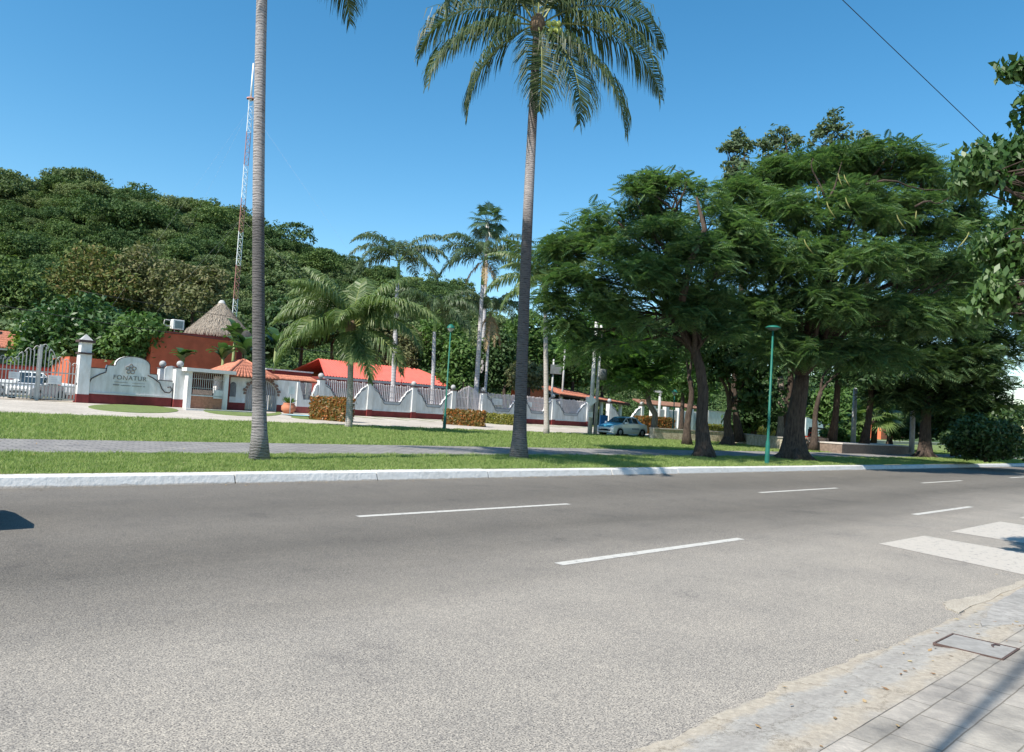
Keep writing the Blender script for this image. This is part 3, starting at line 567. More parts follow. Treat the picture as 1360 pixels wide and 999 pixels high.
for _ in range(9000):
    a = rg.uniform(-.75, .78); r = math.sqrt(rg.uniform(92 ** 2, 275 ** 2)); h = float(hill_h(np.array(a), np.array(r)))
    x, y = r * math.sin(a), r * math.cos(a); s_, t_ = st(x, y)
    if t_ < 72: continue
    sz = rg.uniform(.7, 1.35) * (1.55 if rg.random() < .22 else 1); 
    if any((x - p[0]) ** 2 + (y - p[1]) ** 2 < (3.35 * .5 * (sz + q)) ** 2 for p, q in zip(pts[-100000:], scl)) : continue
    pts.append((x, y, h - 1.2 * sz)); scl.append(sz)
me = bpy.data.meshes.new('forest'); me.from_pydata(pts, [], []); at = me.attributes.new('sz', 'FLOAT', 'POINT'); at.data.foreach_set('value', scl)
fo = bpy.data.objects.new('forest', me); COL.objects.link(fo); tag(fo, 'dense green forest covering the whole hillside behind the buildings', 'forest', None, 'stuff')
ng = bpy.data.node_groups.new('forest_scatter', 'GeometryNodeTree'); ng.interface.new_socket('Geometry', in_out='INPUT', socket_type='NodeSocketGeometry'); ng.interface.new_socket('Geometry', in_out='OUTPUT', socket_type='NodeSocketGeometry')
gi = ng.nodes.new('NodeGroupInput'); go = ng.nodes.new('NodeGroupOutput'); ip = ng.nodes.new('GeometryNodeInstanceOnPoints'); ci = ng.nodes.new('GeometryNodeCollectionInfo'); ci.inputs['Collection'].default_value = fcol; ci.inputs['Separate Children'].default_value = True; ci.inputs['Reset Children'].default_value = True
m2p = ng.nodes.new('GeometryNodeMeshToPoints'); ip.inputs['Pick Instance'].default_value = True
rv = ng.nodes.new('FunctionNodeRandomValue'); rv.data_type = 'FLOAT_VECTOR'; rv.inputs['Min'].default_value = (-.12, -.12, 0); rv.inputs['Max'].default_value = (.12, .12, 6.283)
na = ng.nodes.new('GeometryNodeInputNamedAttribute'); na.data_type = 'FLOAT'; na.inputs['Name'].default_value = 'sz'
ri = ng.nodes.new('FunctionNodeRandomValue'); ri.data_type = 'INT'; ri.inputs[4].default_value = 0; ri.inputs[5].default_value = 6
NL = ng.links; NL.new(gi.outputs[0], m2p.inputs['Mesh']); NL.new(m2p.outputs[0], ip.inputs['Points']); NL.new(ci.outputs[0], ip.inputs['Instance']); NL.new(rv.outputs[0], ip.inputs['Rotation']); NL.new(na.outputs[0], ip.inputs['Scale']); NL.new(ri.outputs[2], ip.inputs['Instance Index']); NL.new(ip.outputs[0], go.inputs[0])
md = fo.modifiers.new('scatter', 'NODES'); md.node_group = ng

# ================================================================== BOUNDARY WALL
TW = 52.; ZW = .62
def R(s, t=TW, z=ZW): return (*xy(s, t), z)
def pillar(par, x, h=2.62, w=.46, ball=True, y=0.):
    o = MB().box(x - w / 2, x + w / 2, y - w / 2, y + w / 2, .0, h).build('pillar', white_wall, par, bevel=.012)
    MB().box(x - w / 2 - .015, x + w / 2 + .015, y - w / 2 - .015, y + w / 2 + .015, -.05, .56).build('plinth', plinth_red, o)
    MB().box(x - w / 2 - .05, x + w / 2 + .05, y - w / 2 - .05, y + w / 2 + .05, h, h + .07).build('cap', dark_cap, o)
    if ball: MB().lathe([(.11, 0), (.09, .05)], (x, y, h + .07)).ball((x, y, h + .3), .22).build('ball_finial', stone_ball, o)
    return o
def swoop(x0, x1, lo=1.32, hi=2.42, o=0.):
    """upper edge of one wall bay: steps down from a pillar, flat, and up again"""
    w = x1 - x0; L = [(0, hi), (.035, hi - .02), (.055, hi - .10), (.085, hi - .13), (.12, hi - .22), (.15, hi - .36), (.17, hi - .52), (.19, hi - .62), (.215, hi - .65), (.235, hi - .74), (.255, hi - .92), (.275, hi - 1.03), (.31, lo)]
    L = [(x0 + u * w, z + o) for u, z in L]; return L + [(x0 + x1 - x, z) for x, z in reversed(L)]
def bay(par, x0, x1, lo=1.32, hi=2.42, rail=2.68, slats=True):
    e = swoop(x0, x1, lo, hi); out = [(x0, 0.)] + e + [(x1, 0.)]
    # fan of quads under the curve, so that the concave outline is filled properly
    mb = MB()
    for (xa, za), (xb, zb) in zip(e[:-1], e[1:]):
        if xb - xa > 1e-4: mb.prism([(xa, 0), (xb, 0), (xb, zb), (xa, za)], -.12, .12)
    w = mb.build('wall_panel', white_wall, par)
    MB().box(x0, x1, -.15, .15, -.05, .5).build('plinth', plinth_red, w); MB().box(x0, x1, -.17, .17, .5, .56).build('plinth_ledge', white_wall, w)
    tr = MB()
    for off, th in ((-.015, .035), (-.26, .03)):
        q = [(x, z + off) for x, z in (e if off > -.1 else swoop(x0 + .18, x1 - .18, lo, hi))]
        for a, b in zip(q[:-1], q[1:]): tr.bar((a[0], -.135, a[1]), (b[0], -.135, b[1]), .03, th)
    tr.build('trim', grey_trim, w)
    bd = MB(); q0 = [(x, z - .03) for x, z in e]; q1 = [(x, z - .25) for x, z in swoop(x0 + .18, x1 - .18, lo, hi)]
    for i in range(len(e) - 1): bd.add([(q0[i][0], -.124, q0[i][1]), (q1[i][0], -.124, q1[i][1]), (q1[i + 1][0], -.124, q1[i + 1][1]), (q0[i + 1][0], -.124, q0[i + 1][1])], [(0, 1, 2, 3)])
    bd.build('grey_band', grey_band, w)
    if slats:
        f = MB(); rr_ = random.Random(int(x0 * 100)); x = x0 + .06; X = [p[0] for p in e]; Z = [p[1] for p in e]
        while x < x1 - .04:
            zb = float(np.interp(x, X, Z)) - .05; f.box(x - .04, x + .04, .04, .075, zb, rail + rr_.uniform(-.06, .05), 0); x += .175
        fl = f.build('railing', slat_m, par)
        g = MB()
        for z in (1.62, 2.1, 2.52): 
            xs = [x for x, zz in zip(X, Z) if zz < z]; a, b = (min(xs), max(xs)) if xs else (x0, x1)
            g.box(a - .1, b + .1, .078, .11, z - .03, z + .03)
        g.build('rail', slat_dk, fl)
def wall_run(name, label, pxs, lo=1.32, hi=2.42, group='white boundary wall with curved bays', slats=True, last=True, h=2.62, t=TW):
    S = [SW(p, t) for p in pxs]; root = empty(name, R(S[0], t), ROT, label, 'wall', group)
    for i, s in enumerate(S):
        if i < len(S) - 1: bay(root, s - S[0] + .23, S[i + 1] - S[0] - .23, lo, hi, slats=slats)
        if i < len(S) - 1 or last: pillar(root, s - S[0], h)
    return root
wall_run('boundary_wall', 'white wall with curved bays and slat railing in front of the red metal roof', [424, 489, 547.5, 600])
wall_run('boundary_wall', 'white wall with curved bays and slat railing behind the thick right-hand coconut trunk', [640.5, 690, 733, 779])
wall_run('boundary_wall', 'white wall with curved bays without railing behind the blue and white car', [808, 851], slats=False)
# second gate (tall slats, arched top)
sa, sb = SW(602, TW), SW(639, TW); g = empty('slat_gate', R(sa), ROT, 'arched double gate of pale vertical slats between two ball topped pillars', 'gate')
def leafgate(par, x0, x1, f, step=.17, w=.085, m=slat_m, lowbars=True, rails=(.25, 1.2, 2.1)):
    mb = MB(); x = x0 + .05
    while x < x1 - .03: mb.box(x - w / 2, x + w / 2, -.02, .02, .12, f(x)); x += step
    o = mb.build('gate_leaf', m, par); q = MB()
    for z in rails: q.box(x0, x1, .022, .06, z - .035, z + .035)
    q.box(x0 - .0, x0 + .06, -.03, .03, .05, f(x0) + .05); q.box(x1 - .06, x1, -.03, .03, .05, f(x1) + .05); q.build('frame', m, o); return o
w_ = sb - sa - .6
leafgate(g, .3, .3 + w_ / 2 - .02, lambda x: 2.5 + .6 * math.sin((x - .3) / w_ * math.pi)); leafgate(g, .3 + w_ / 2 + .02, .3 + w_, lambda x: 2.5 + .6 * math.sin((x - .3) / w_ * math.pi))
# entrance gate on the left with scroll work
s1, s2 = SW(103, TW), SW(2, TW); cen = SW(50, TW); s0 = 2 * cen - s1
def prof(x, L):                               # two humps per gate
    u = x / L; return 2.25 + .95 * math.exp(-((u - .5) / .22) ** 2) + .12 * math.sin(u * 25)
g = empty('entrance_gate', R(s0), ROT, 'tall double driveway gate of thin pale iron bars with scrolled arched top', 'gate'); Lg = s1 - s0
for a, b in ((.05, Lg / 2 - .03), (Lg / 2 + .03, Lg - .05)):
    o = leafgate(g, a, b, lambda x: prof(x, Lg), .19, .045, iron_w, rails=(.2, .95, 1.75))
    mb = MB(); x = a + .1
    while x < b: mb.box(x - .012, x + .012, -.015, .015, .2, .93); x += .095
    mb.build('lower_bars', iron_w, o)
    mb = MB(); n = 5
    for k in range(n):
        xa = a + (b - a) * (k + .1) / n; xb = a + (b - a) * (k + .9) / n; za, zb = prof(xa, Lg), prof(xb, Lg); q = []
        for j in range(13):
            u = j / 12; q.append((xa + (xb - xa) * u, 0, za + (zb - za) * u + .16 * math.sin(math.pi * u) + .04))
        mb.tube(q, .022, 5)
        for sx, sz, sg in ((xa, za, 1), (xb, zb, -1)): mb.tube([(sx + sg * (.07 - .07 * math.cos(v)) * (1 - v / 9), 0, sz + .04 + .07 * math.sin(v) * (1 - v / 9)) for v in np.linspace(0, 5, 10)], .018, 5)
    mb.build('scrollwork', iron_w, o)
mb = MB(); mb.box(Lg / 2 - .06, Lg / 2 + .06, -.05, .05, .05, 3.35).build('centre_post', iron_w, g)
# tall gate pillar(s)
def gatepost(s, label):
    p = empty('gate_pillar', R(s), ROT, label, 'pillar', 'tall square pillars of the entrance gate'); w = .33
    MB().box(-w, w, -w, w, .55, 3.0).build('shaft', white_wall, p, bevel=.015); MB().box(-w - .015, w + .015, -w - .015, w + .015, -.1, .55).build('plinth', plinth_red, p)
    MB().box(-w - .08, w + .08, -w - .08, w + .08, 3.0, 3.1).build('lower_cornice', dark_cap, p); MB().box(-w + .03, w - .03, -w + .03, w - .03, 3.1, 3.72).build('neck', white_wall, p)
    MB().box(-w - .12, w + .12, -w - .12, w + .12, 3.72, 3.86).build('upper_cornice', dark_cap, p)
    MB().add([(-w, -w, 3.86), (w, -w, 3.86), (w, w, 3.86), (-w, w, 3.86), (0, 0, 4.25)], [(0, 1, 4), (1, 2, 4), (2, 3, 4), (3, 0, 4)]).build('pyramid_cap', stone_ball, p)
gatepost(SW(108.5, TW), 'tall white square pillar with pyramid cap between the barred gate and the sign wall')
gatepost(s0 - .4, 'tall white square pillar at the far left end of the barred gate')
# ---- sign wall
s0w, s1w = SW(112.5, TW), SW(227, TW); Lw = s1w - s0w
sg = empty('sign_wall', R(s0w), ROT, 'white arched sign wall with knot emblem, lettering and iron scrolls beside the driveway', 'sign wall')
def wz(px, py): return HZ(px, py, TW) - ZW
def wx(px): return SW(px, TW) - s0w
top = [(0, wz(115, 487.5)), (wx(138), wz(138, 489)), (wx(139), wz(139, 484.5)), (wx(149), wz(149, 485))]
for k in range(13):
    a = math.pi * (1 - k / 12); cx = (wx(149.5) + wx(196)) / 2; rx = (wx(196) - wx(149.5)) / 2; zb = wz(149, 485); zt_ = wz(172, 473); top.append((cx + rx * math.cos(a), zb + (zt_ - zb) * math.sin(a) ** .8 if k not in (0, 12) else zb - (.35 if k == 12 else 0)))
top += [(wx(206), top[-1][1] - .02), (wx(206.5), top[-1][1] - .36), (Lw, top[-1][1] - .38)]
mb = MB()
for (xa, za), (xb, zb) in zip(top[:-1], top[1:]):
    if xb - xa > 1e-4: mb.prism([(xa, 0), (xb, 0), (xb, zb), (xa, za)], -.15, .15)
w = mb.build('sign_panel', white_wall, sg); MB().box(.0, Lw, -.19, .19, -.1, .62).build('plinth', plinth_red, w); MB().box(0, Lw, -.22, .22, .62, .72).build('ledge', mat('pale_ledge', (.6, .58, .57), .8, .1), w)
mb = MB()
for (xa, za), (xb, zb) in zip(top[:-1], top[1:]): mb.bar((xa, -.155, za - .02), (xb, -.155, zb - .02), .02, .045)
sc1 = [(wx(138) , wz(138, 489)), (wx(138) - .02, 2.0), (wx(138) - .35, 1.85), (wx(138) - .8, 1.55), (wx(138) - .95, 1.2), (wx(138) - 1.15, .98), (wx(138) - 1.45, .95), (wx(138) - 1.62, 1.15), (wx(138) - 1.5, 1.35), (wx(138) - 1.3, 1.3)]
sc1 = [(x, -.17, z) for x, z in sc1]; mb.tube(sc1, .035, 6)
mb.tube([(Lw * 1.0 + wx(138) * 0 - (x - wx(138) + 1.62) , y, z) for x, y, z in sc1][1:], .035, 6)
mb.build('scroll', mat('dark_iron', (.06, .05, .055), .5, .2), w)
cxs = SW(172, TW, 2.6) - s0w; dkt = mat('dark_lettering', (.2, .19, .19), .6, .1)
kn = []
for k in range(121):
    a = 2 * math.pi * k / 120; b = a * 2; r = .20 + .12 * math.cos(5 * a); kn.append((cxs + r * math.cos(b + math.pi / 2), -.175, 2.30 + r * math.sin(b + math.pi / 2)))
MB().tube(kn, .028, 6).build('emblem', dkt, w)
def text(s, size, x, z, parent, m, y=-.165, sx=1., ext=.01, name='lettering'):
    cu = bpy.data.curves.new(name, 'FONT'); cu.body = s; cu.size = size; cu.extrude = ext; cu.align_x = 'CENTER'; cu.align_y = 'CENTER'; cu.space_character = 1.12
    o = bpy.data.objects.new(name, cu); COL.objects.link(o); cu.materials.append(m); o.parent = parent; o.location = (x, y, z); o.rotation_euler = (math.pi / 2, 0, 0); o.scale = (sx, 1, 1); return o
text('FONATUR', .40, cxs, 1.72, w, dkt, sx=1.0)
mb = MB(); mb.box(cxs - .9, cxs - .12, -.17, -.15, 1.42, 1.445); mb.box(cxs + .15, cxs + .9, -.17, -.15, 1.42, 1.435)
for k in range(26):
    if k % 9 != 5: mb.box(cxs - .95 + k * .074, cxs - .95 + k * .074 + .045, -.17, -.15, 1.22, 1.22 + (.08 if k < 5 else .05))
mb.build('small_print', dkt, w)
# pillars by the sign
pr = empty('ball_pillars', R(SW(213, TW + 1.2), TW + 1.2), ROT, 'short white pillar with grey ball behind the right end of the sign wall', 'pillar', 'ball topped pillars by the booth'); pillar(pr, 0, 2.55)
pr.name = 'ball_pillar'
pr = empty('ball_pillar', R(SW(236, TW)), ROT, 'white pillar with grey ball between the sign wall and the barred booth', 'pillar', 'ball topped pillars by the booth'); pillar(pr, 0, 2.6, .7)
pb = empty('notice_panel', R(SW(225, TW + .2), TW + .2), ROT, 'small rounded white panel between the two ball pillars', 'panel'); mb = MB()
mb.prism([(-.42, 1.75), (.42, 1.75), (.42, 2.55), (.3, 2.68), (0, 2.74), (-.3, 2.68), (-.42, 2.55)], -.04, .04); mb.build('board', white_wall, pb); MB().box(-.55, .55, -.1, .1, -.05, 1.72).build('low_wall', white_wall, pb); MB().box(-.56, .56, -.12, .12, 1.72, 1.76).build('shelf', dark_cap, pb)
# ---- guard booth
tb = 51.2; s0b, s1b = SW(247, tb), SW(301, tb); Lb = s1b - s0b
b = empty('guard_booth', R(s0b, tb), ROT, 'white framed guard booth with barred window over a low brick wall', 'booth')
MB().box(0, .28, -.15, 2.6, 0, 2.45).build('side_wall', white_wall, b); MB().box(Lb - .3, Lb, -.15, .15, 0, 2.45).build('post', white_wall, b); MB().box(-.25, Lb + .35, -.45, 2.8, 2.45, 2.68).build('roof_slab', mat('cream_slab', (.66, .64, .62), .8, .1), b)
MB().box(.28, Lb - .3, .0, .14, 0, .85).build('low_wall', brick_m, b); MB().box(.28, Lb - .3, -.05, .16, .85, .93).build('sill', white_wall, b)
MB().box(.4, 1.7, -.03, -.005, .96, 1.28).build('sign_board', mat('pinkish_board', (.5, .32, .26), .7, .3, 9), b); MB().box(1.8, 2.5, -.05, -.02, .75, 1.32).build('notice_board', white_wall, b)
mb = MB(); x = .34
while x < Lb - .3: mb.box(x - .015, x + .015, .03, .06, .93, 2.42); x += .14
for z in (1.4, 2.0): mb.box(.28, Lb - .3, .06, .08, z - .02, z + .02)
mb.build('window_bars', iron_w, b); MB().box(.3, Lb, 2.3, 2.5, 0, 2.44).build('back_wall', dkred_wall, b); MB().box(.3, Lb - .3, 1.2, 1.8, .0, 1.1).build('desk', brick_m, b)
# ---- arched entrance building with tile roof
ta = 51.9; s0a, s1a = SW(304, ta), SW(397, ta); La = s1a - s0a
e = empty('entrance_building', R(s0a, ta), ROT, 'white entrance building with toothed arch doorway, small arched window and hipped clay tile roof', 'building')
ac = SW(347, ta) - s0a; ar = 1.2; spring = 1.15
mb = MB(); H = 2.35
mb.box(0, ac - ar, 0, .25, 0, H); mb.box(ac + ar, La, 0, .25, 0, H)
for k in range(14):
    a0, a1 = math.pi - math.pi * k / 14, math.pi - math.pi * (k + 1) / 14; mb.prism([(ac + ar * math.cos(a0), spring + ar * .92 * math.sin(a0)), (ac + ar * math.cos(a1), spring + ar * .92 * math.sin(a1)), (ac + ar * math.cos(a1), H), (ac + ar * math.cos(a0), H)], 0, .25)
mb.box(0, La, 4.5, 4.7, 0, H); mb.box(0, .2, .25, 4.5, 0, H); mb.box(La - .2, La, .25, 4.5, 0, H)
w = mb.build('wall', white_wall, e); MB().box(-.01, ac - ar, -.03, .0, -.05, .55).build('plinth', plinth_red, w); MB().box(ac + ar, La, -.03, 0, -.05, .55).build('plinth', plinth_red, w); MB().box(-.01, ac - ar, -.05, -.0, .55, .68).build('ledge', white_wall, w)
MB().box(-.28, -.02, -.1, .3, -.05, H + .05).build('side_post', dkred_wall, e)
mb = MB()
for k in range(17):
    a = math.pi * (k + .5) / 17; r0, r1 = ar, ar + (.26 if k % 2 else .16); q = .07
    mb.prism([(ac + r0 * math.cos(a - q), spring + r0 * .92 * math.sin(a - q)), (ac + r1 * math.cos(a - q), spring + r1 * .92 * math.sin(a - q)), (ac + r1 * math.cos(a + q), spring + r1 * .92 * math.sin(a + q)), (ac + r0 * math.cos(a + q), spring + r0 * .92 * math.sin(a + q))], -.08, -.003)
mb.build('toothed_arch', mat('arch_brick', (.2, .13, .11), .85, .3, 6), e)
mb = MB(); x = ac - ar + .05
while x < ac + ar - .02: mb.box(x - .04, x + .04, .14, .18, .05, spring + ar * .92 * math.sqrt(max(0, 1 - ((x - ac) / ar) ** 2))); x += .14
mb.build('slat_door', mat('grey_slat', (.36, .37, .4), .7, .25, 3), e)
mb = MB(); wc = SW(308.5, ta) - s0a; mb.prism([(wc - .22, .95), (wc + .22, .95)] + [(wc + .22 * math.cos(a), 1.75 + .22 * math.sin(a)) for a in np.linspace(0, math.pi, 9)], -.012, .0)
o = mb.build('arched_window', grey_trim, e); mb = MB()
for k in range(4): mb.box(wc - .16 + k * .09, wc - .14 + k * .09, -.03, -.014, .97, 1.85)
mb.build('window_bars', mat('grey_slat', (.36, .37, .4)), o)
def tileroof(par, quad, n, rows=9, m=terr, name='roof', r=.1):
    """barrel tiles on a slope: quad = eave left, eave right, ridge right, ridge left"""
    E0, E1, R1, R0_ = [np.array(q, float) for q in quad]; mb = MB(); nrm = np.cross(E1 - E0, R0_ - E0); nrm /= np.linalg.norm(nrm)
    mb.add([E0, E1, R1, R0_, E0 - nrm * .08, E1 - nrm * .08, R1 - nrm * .08, R0_ - nrm * .08], [(0, 1, 2, 3), (7, 6, 5, 4), (0, 4, 5, 1), (1, 5, 6, 2), (2, 6, 7, 3), (3, 7, 4, 0)], 1)
    rr_ = random.Random(n)
    for k in range(n):
        u = (k + .5) / n; a = E0 + (E1 - E0) * u; b_ = R0_ + (R1 - R0_) * u
        for j in range(rows):
            v0, v1 = j / rows, (j + 1.12) / rows; p = a + (b_ - a) * v0; q = a + (b_ - a) * min(v1, 1.02); dr = (E1 - E0) / np.linalg.norm(E1 - E0)
            vs = []
            for P_, rr2 in ((p, r * 1.05), (q, r * .88)):
                for i in range(5):
                    an = math.pi * i / 4; vs.append(P_ + dr * rr2 * math.cos(an) + nrm * (rr2 * .75 * math.sin(an) + .01 + rr_.uniform(0, .01)))
            mb.add(vs, [(i, i + 1, i + 6, i + 5) for i in range(4)] + [(0, 4, 3, 2, 1)], 0, True)
    return mb.build(name, [m, mat('tile_shadow_gap', (.16, .07, .05), .9, .2)], par)
rdg = 3.55; h0 = H + .02
tileroof(e, [(-.6, -.5, h0), (La * .62, -.5, h0), (La * .62 - 1.6, 1.6, rdg), (1.5, 1.6, rdg)], 15, 5, r=.13)
tileroof(e, [(-.6, 4.2, h0), (-.6, -.5, h0), (1.5, 1.6, rdg), (1.5, 2.6, rdg)], 11, 5, name='roof_end', r=.13); tileroof(e, [(La * .62, -.5, h0), (La * .62, 4.2, h0), (La * .62 - 1.6, 2.6, rdg), (La * .62 - 1.6, 1.6, rdg)], 11, 5, name='roof_end', r=.13)
MB().tube([(1.5, 1.6, rdg + .05), (La * .62 - 1.6, 1.6, rdg + .05)], .13, 8).tube([(-.6, -.5, h0 + .08), (1.5, 1.6, rdg + .05)], .12, 8).tube([(La * .62, -.5, h0 + .08), (La * .62 - 1.6, 1.6, rdg + .05)], .12, 8).build('ridge_tiles', terr, e)
# lattice bay with tiled parapet, right of the entrance
tl = 51.9; s0l, s1l = SW(393, tl), SW(424, tl); Ll = s1l - s0l - .25
l = empty('lattice_bay', R(s0l, tl), ROT, 'white wall bay with lattice window under a small tiled dark red parapet', 'wall')
mb = MB(); ee = swoop(0, Ll, 1.05, 2.3)
for (xa, za), (xb, zb) in zip(ee[:-1], ee[1:]):
    if xb - xa > 1e-4: mb.prism([(xa, 0), (xb, 0), (xb, zb), (xa, za)], -.12, .12)
w = mb.build('wall_panel', white_wall, l); MB().box(0, Ll, -.15, .15, -.05, .5).build('plinth', mat('faded_red_plinth', (.36, .09, .08), .8, .2), w)
mb = MB()
for k in range(9): mb.box(.75 + k * (Ll - 1.5) / 8 - .02, .75 + k * (Ll - 1.5) / 8 + .02, -.02, .02, 1.0, 2.3)
for z in (1.05, 1.45, 1.85, 2.28): mb.box(.6, Ll - .6, .022, .05, z - .03, z + .03)
mb.build('lattice', iron_w, l); MB().box(.3, Ll - .3, .3, .34, .9, 2.3).build('back_panel', mat('grey_pink_panel', (.48, .42, .42), .8, .1), l)
mb = MB(); mb.box(-1.7, Ll + .3, 1.5, 1.8, 1.2, 3.1).build('parapet', dkred_wall, l); MB().box(-1.8, Ll + .4, 1.45, 1.85, 3.1, 3.2).build('coping', white_wall, l)
tileroof(l, [(-1.7, .2, 2.42), (Ll + .2, .2, 2.42), (Ll + .2, 1.48, 2.75), (-1.7, 1.48, 2.75)], 26, 2)
# ---- red metal roof building
tr_ = 63.; s0r, s1r = SW(428, tr_), SW(612, tr_); Lr = s1r - s0r
rb = empty('red_roof_building', R(s0r, tr_), ROT, 'long low dark red building with bright red corrugated roof behind the wall', 'building')
zl, zr = HZ(430, 497.5, tr_) - ZW, HZ(604, 515, tr_) - ZW; zE = (zl + zr) / 2; zr1 = zE + 1.75
MB().box(.6, Lr - .8, .8, 7.4, 0, zE - .05).build('wall', dkred_wall, rb)
mb = MB(); n = int(Lr / .16); V0 = []
for k in range(n + 1):
    x = Lr * k / n; z = .035 * math.cos(k * math.pi); xr = min(max(x, 1.6), Lr - 3.2); V0.append(((x, 0, zE + z), (xr, 4., zr1 + z), (x, 8., zE + z)))
for a, b2 in zip(V0[:-1], V0[1:]): mb.add([a[0], b2[0], b2[1], a[1]], [(0, 1, 2, 3)]); mb.add([a[1], b2[1], b2[2], a[2]], [(0, 1, 2, 3)])
mb.build('roof', red_roof_m, rb); MB().box(0, Lr, .02, .1, zE - .26, zE - .04).build('fascia', mat('grey_fascia', (.42, .42, .45), .6, .1), rb)
for k in range(6): o = MB().box(2 + k * Lr / 6.6, 3.4 + k * Lr / 6.6, .77, .8, 1.2, 2.3).build('window', glassmat('dark_glass'), rb); MB().box(1.92 + k * Lr / 6.6, 3.48 + k * Lr / 6.6, .74, .765, 1.1, 1.2).build('sill', conc_grey, o)
MB().box(-.0 + Lr * .52, Lr * .52 + .05, -.06, 0, 1.6, zE + .3).build('drain_pipe', dkred_wall, rb)
# ---- terracotta building and thatched hut above
tc_ = 60.; s0c, s1c = SW(196, tc_), SW(322, tc_, 5); Lc = s1c - s0c; zc = HZ(262, 447, tc_) - ZW
cb = empty('terracotta_building', R(s0c, tc_), ROT, 'tall plain terracotta red building under the thatched hut', 'building')
MB().box(0, Lc * .93, 0, 8, 0, zc).build('wall', rust_wall, cb); MB().box(-.08, Lc * .93 + .08, -.08, 8.1, zc, zc + .16).build('parapet_cap', dkred_wall, cb)
MB().box(-5, -.05, 1.5, 6, 0, 3.1).build('side_wing', rust_wall, cb); o = MB().box(-3.6, -2.4, 1.45, 1.5, 1.3, 2.4).build('window', black_m, cb)
MB().box(Lc * .93, Lc + .9, 2.5, 8, 0, 3.2).build('annex', dkred_wall, cb)
# hut
th = 64.; sh = SW(293, th, 8); zh_top = HZ(292, 399, th); zh_e = HZ(285, 443, th); Rh = (SW(328, th, 7) - SW(241, th, 7)) / 2 * .97; hx, hy = xy(sh, th)
hut = empty('thatched_hut', (hx, hy, zh_e - 1.6), ROT, 'round hut with grey brown conical palm thatch roof on top of the red building', 'hut'); hh = zh_top - zh_e
rg = np.random.default_rng(5); mb = MB(); nA = 56; prof_ = [(0.02, hh), (.3, hh * .9), (Rh * .3, hh * .66), (Rh * .55, hh * .4), (Rh * .8, hh * .15), (Rh, -.12), (Rh * .93, -.35)]
vs = [(r * (1 + .02 * rg.normal()) * math.cos(6.283 * k / nA), r * (1 + .02 * rg.normal()) * math.sin(6.283 * k / nA), z + .03 * rg.normal() + 1.6) for r, z in prof_ for k in range(nA)]
mb.add(vs, [(i * nA + k, i * nA + (k + 1) % nA, (i + 1) * nA + (k + 1) % nA, (i + 1) * nA + k) for i in range(len(prof_) - 1) for k in range(nA)], 0, True)
thm = mat('palm_thatch', (.42, .36, .29), .95, .35, 3, 8, .9, 30, aniso=(5, 5, 1.2), c2=(.21, .175, .145)); roof = mb.build('thatch_roof', thm, hut)
n = 5200; a = rg.uniform(0, 6.283, n); u = rg.random(n) ** .6 * 1.0; u = np.where(rg.random(n) < .25, rg.uniform(.93, 1, n), u); r = Rh * u; z = hh * (1 - u) ** 1.05 + 1.6 - .05; P = np.stack([r * np.cos(a), r * np.sin(a), z + .05], 1)
D_ = unit(np.stack([np.cos(a), np.sin(a), -hh / Rh * np.ones(n) * .9 - (u > .92) * 1.5], 1) + rg.normal(size=(n, 3)) * .12); S_ = unit(np.cross(D_, np.array([0, 0, 1.]))); ln = rg.uniform(.18, .42, n)
link('thatch_strands', quads_mesh('thatch_strands', leaf_quads(P + D_ * ln[:, None] * .5 + np.array([0, 0, .03]), D_, S_, ln, np.full(n, .022))), thm, roof)
MB().lathe([(.01, .04), (.14, .02), (.24, -.1), (.3, -.25)], (0, 0, hh + 1.6), 16).build('roof_cap', conc_grey, roof)
mb = MB(); mb.lathe([(Rh * .72, -1.2), (Rh * .72, 1.55)], (0, 0, 0), 20); mb.build('wall', dkred_wall, hut)
for k in range(8): MB().tube([(Rh * .86 * math.cos(k * .785), Rh * .86 * math.sin(k * .785), -1.2), (Rh * .86 * math.cos(k * .785), Rh * .86 * math.sin(k * .785), 1.5)], .09, 8).build('post', bark_grey, hut)
# AC unit on a bracket
sac = SW(235, tc_, 7); a0 = empty('air_conditioner', (*xy(sac, tc_ + .1), ZW + zc), ROT, 'white air conditioner box on a bent pipe at the roof edge left of the thatch', 'air conditioner')
MB().box(-.35, .5, -.3, .3, .35, 1.1).build('casing', mat('white_enamel', (.7, .7, .68), .5, .1), a0, bevel=.03); mb = MB(); mb.box(-.22, .38, -.32, -.303, .45, 1.0); mb.build('grille', mat('grey_green_grille', (.2, .25, .25), .6, .2), a0)
MB().tube([(-.1, 0, -.8), (-.1, 0, .35)], .05, 8).tube([(-.45, -.1, .55), (-.8, -.1, .55), (-.95, -.1, .7), (-.9, -.1, 1.0), (-.45, -.1, 1.0)], .05, 6).build('pipe', iron_w, a0)
# ---- tile roofed building far left
tq = 74.; s0q, s1q = SW(-60, tq), SW(27, tq); q_ = empty('tile_roof_house', R(s0q, tq), ROT, 'dark walled house with red clay tile roof at the far left behind the gate', 'house')
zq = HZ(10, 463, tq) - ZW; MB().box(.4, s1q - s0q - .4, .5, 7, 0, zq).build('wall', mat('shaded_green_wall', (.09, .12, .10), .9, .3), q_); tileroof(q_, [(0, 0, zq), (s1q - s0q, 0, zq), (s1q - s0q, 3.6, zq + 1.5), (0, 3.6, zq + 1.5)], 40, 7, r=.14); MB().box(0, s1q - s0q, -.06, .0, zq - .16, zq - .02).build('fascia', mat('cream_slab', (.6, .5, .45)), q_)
tileroof(q_, [(s1q - s0q, 7.2, zq), (0, 7.2, zq), (0, 3.6, zq + 1.5), (s1q - s0q, 3.6, zq + 1.5)], 20, 4, name='roof_back', r=.2)
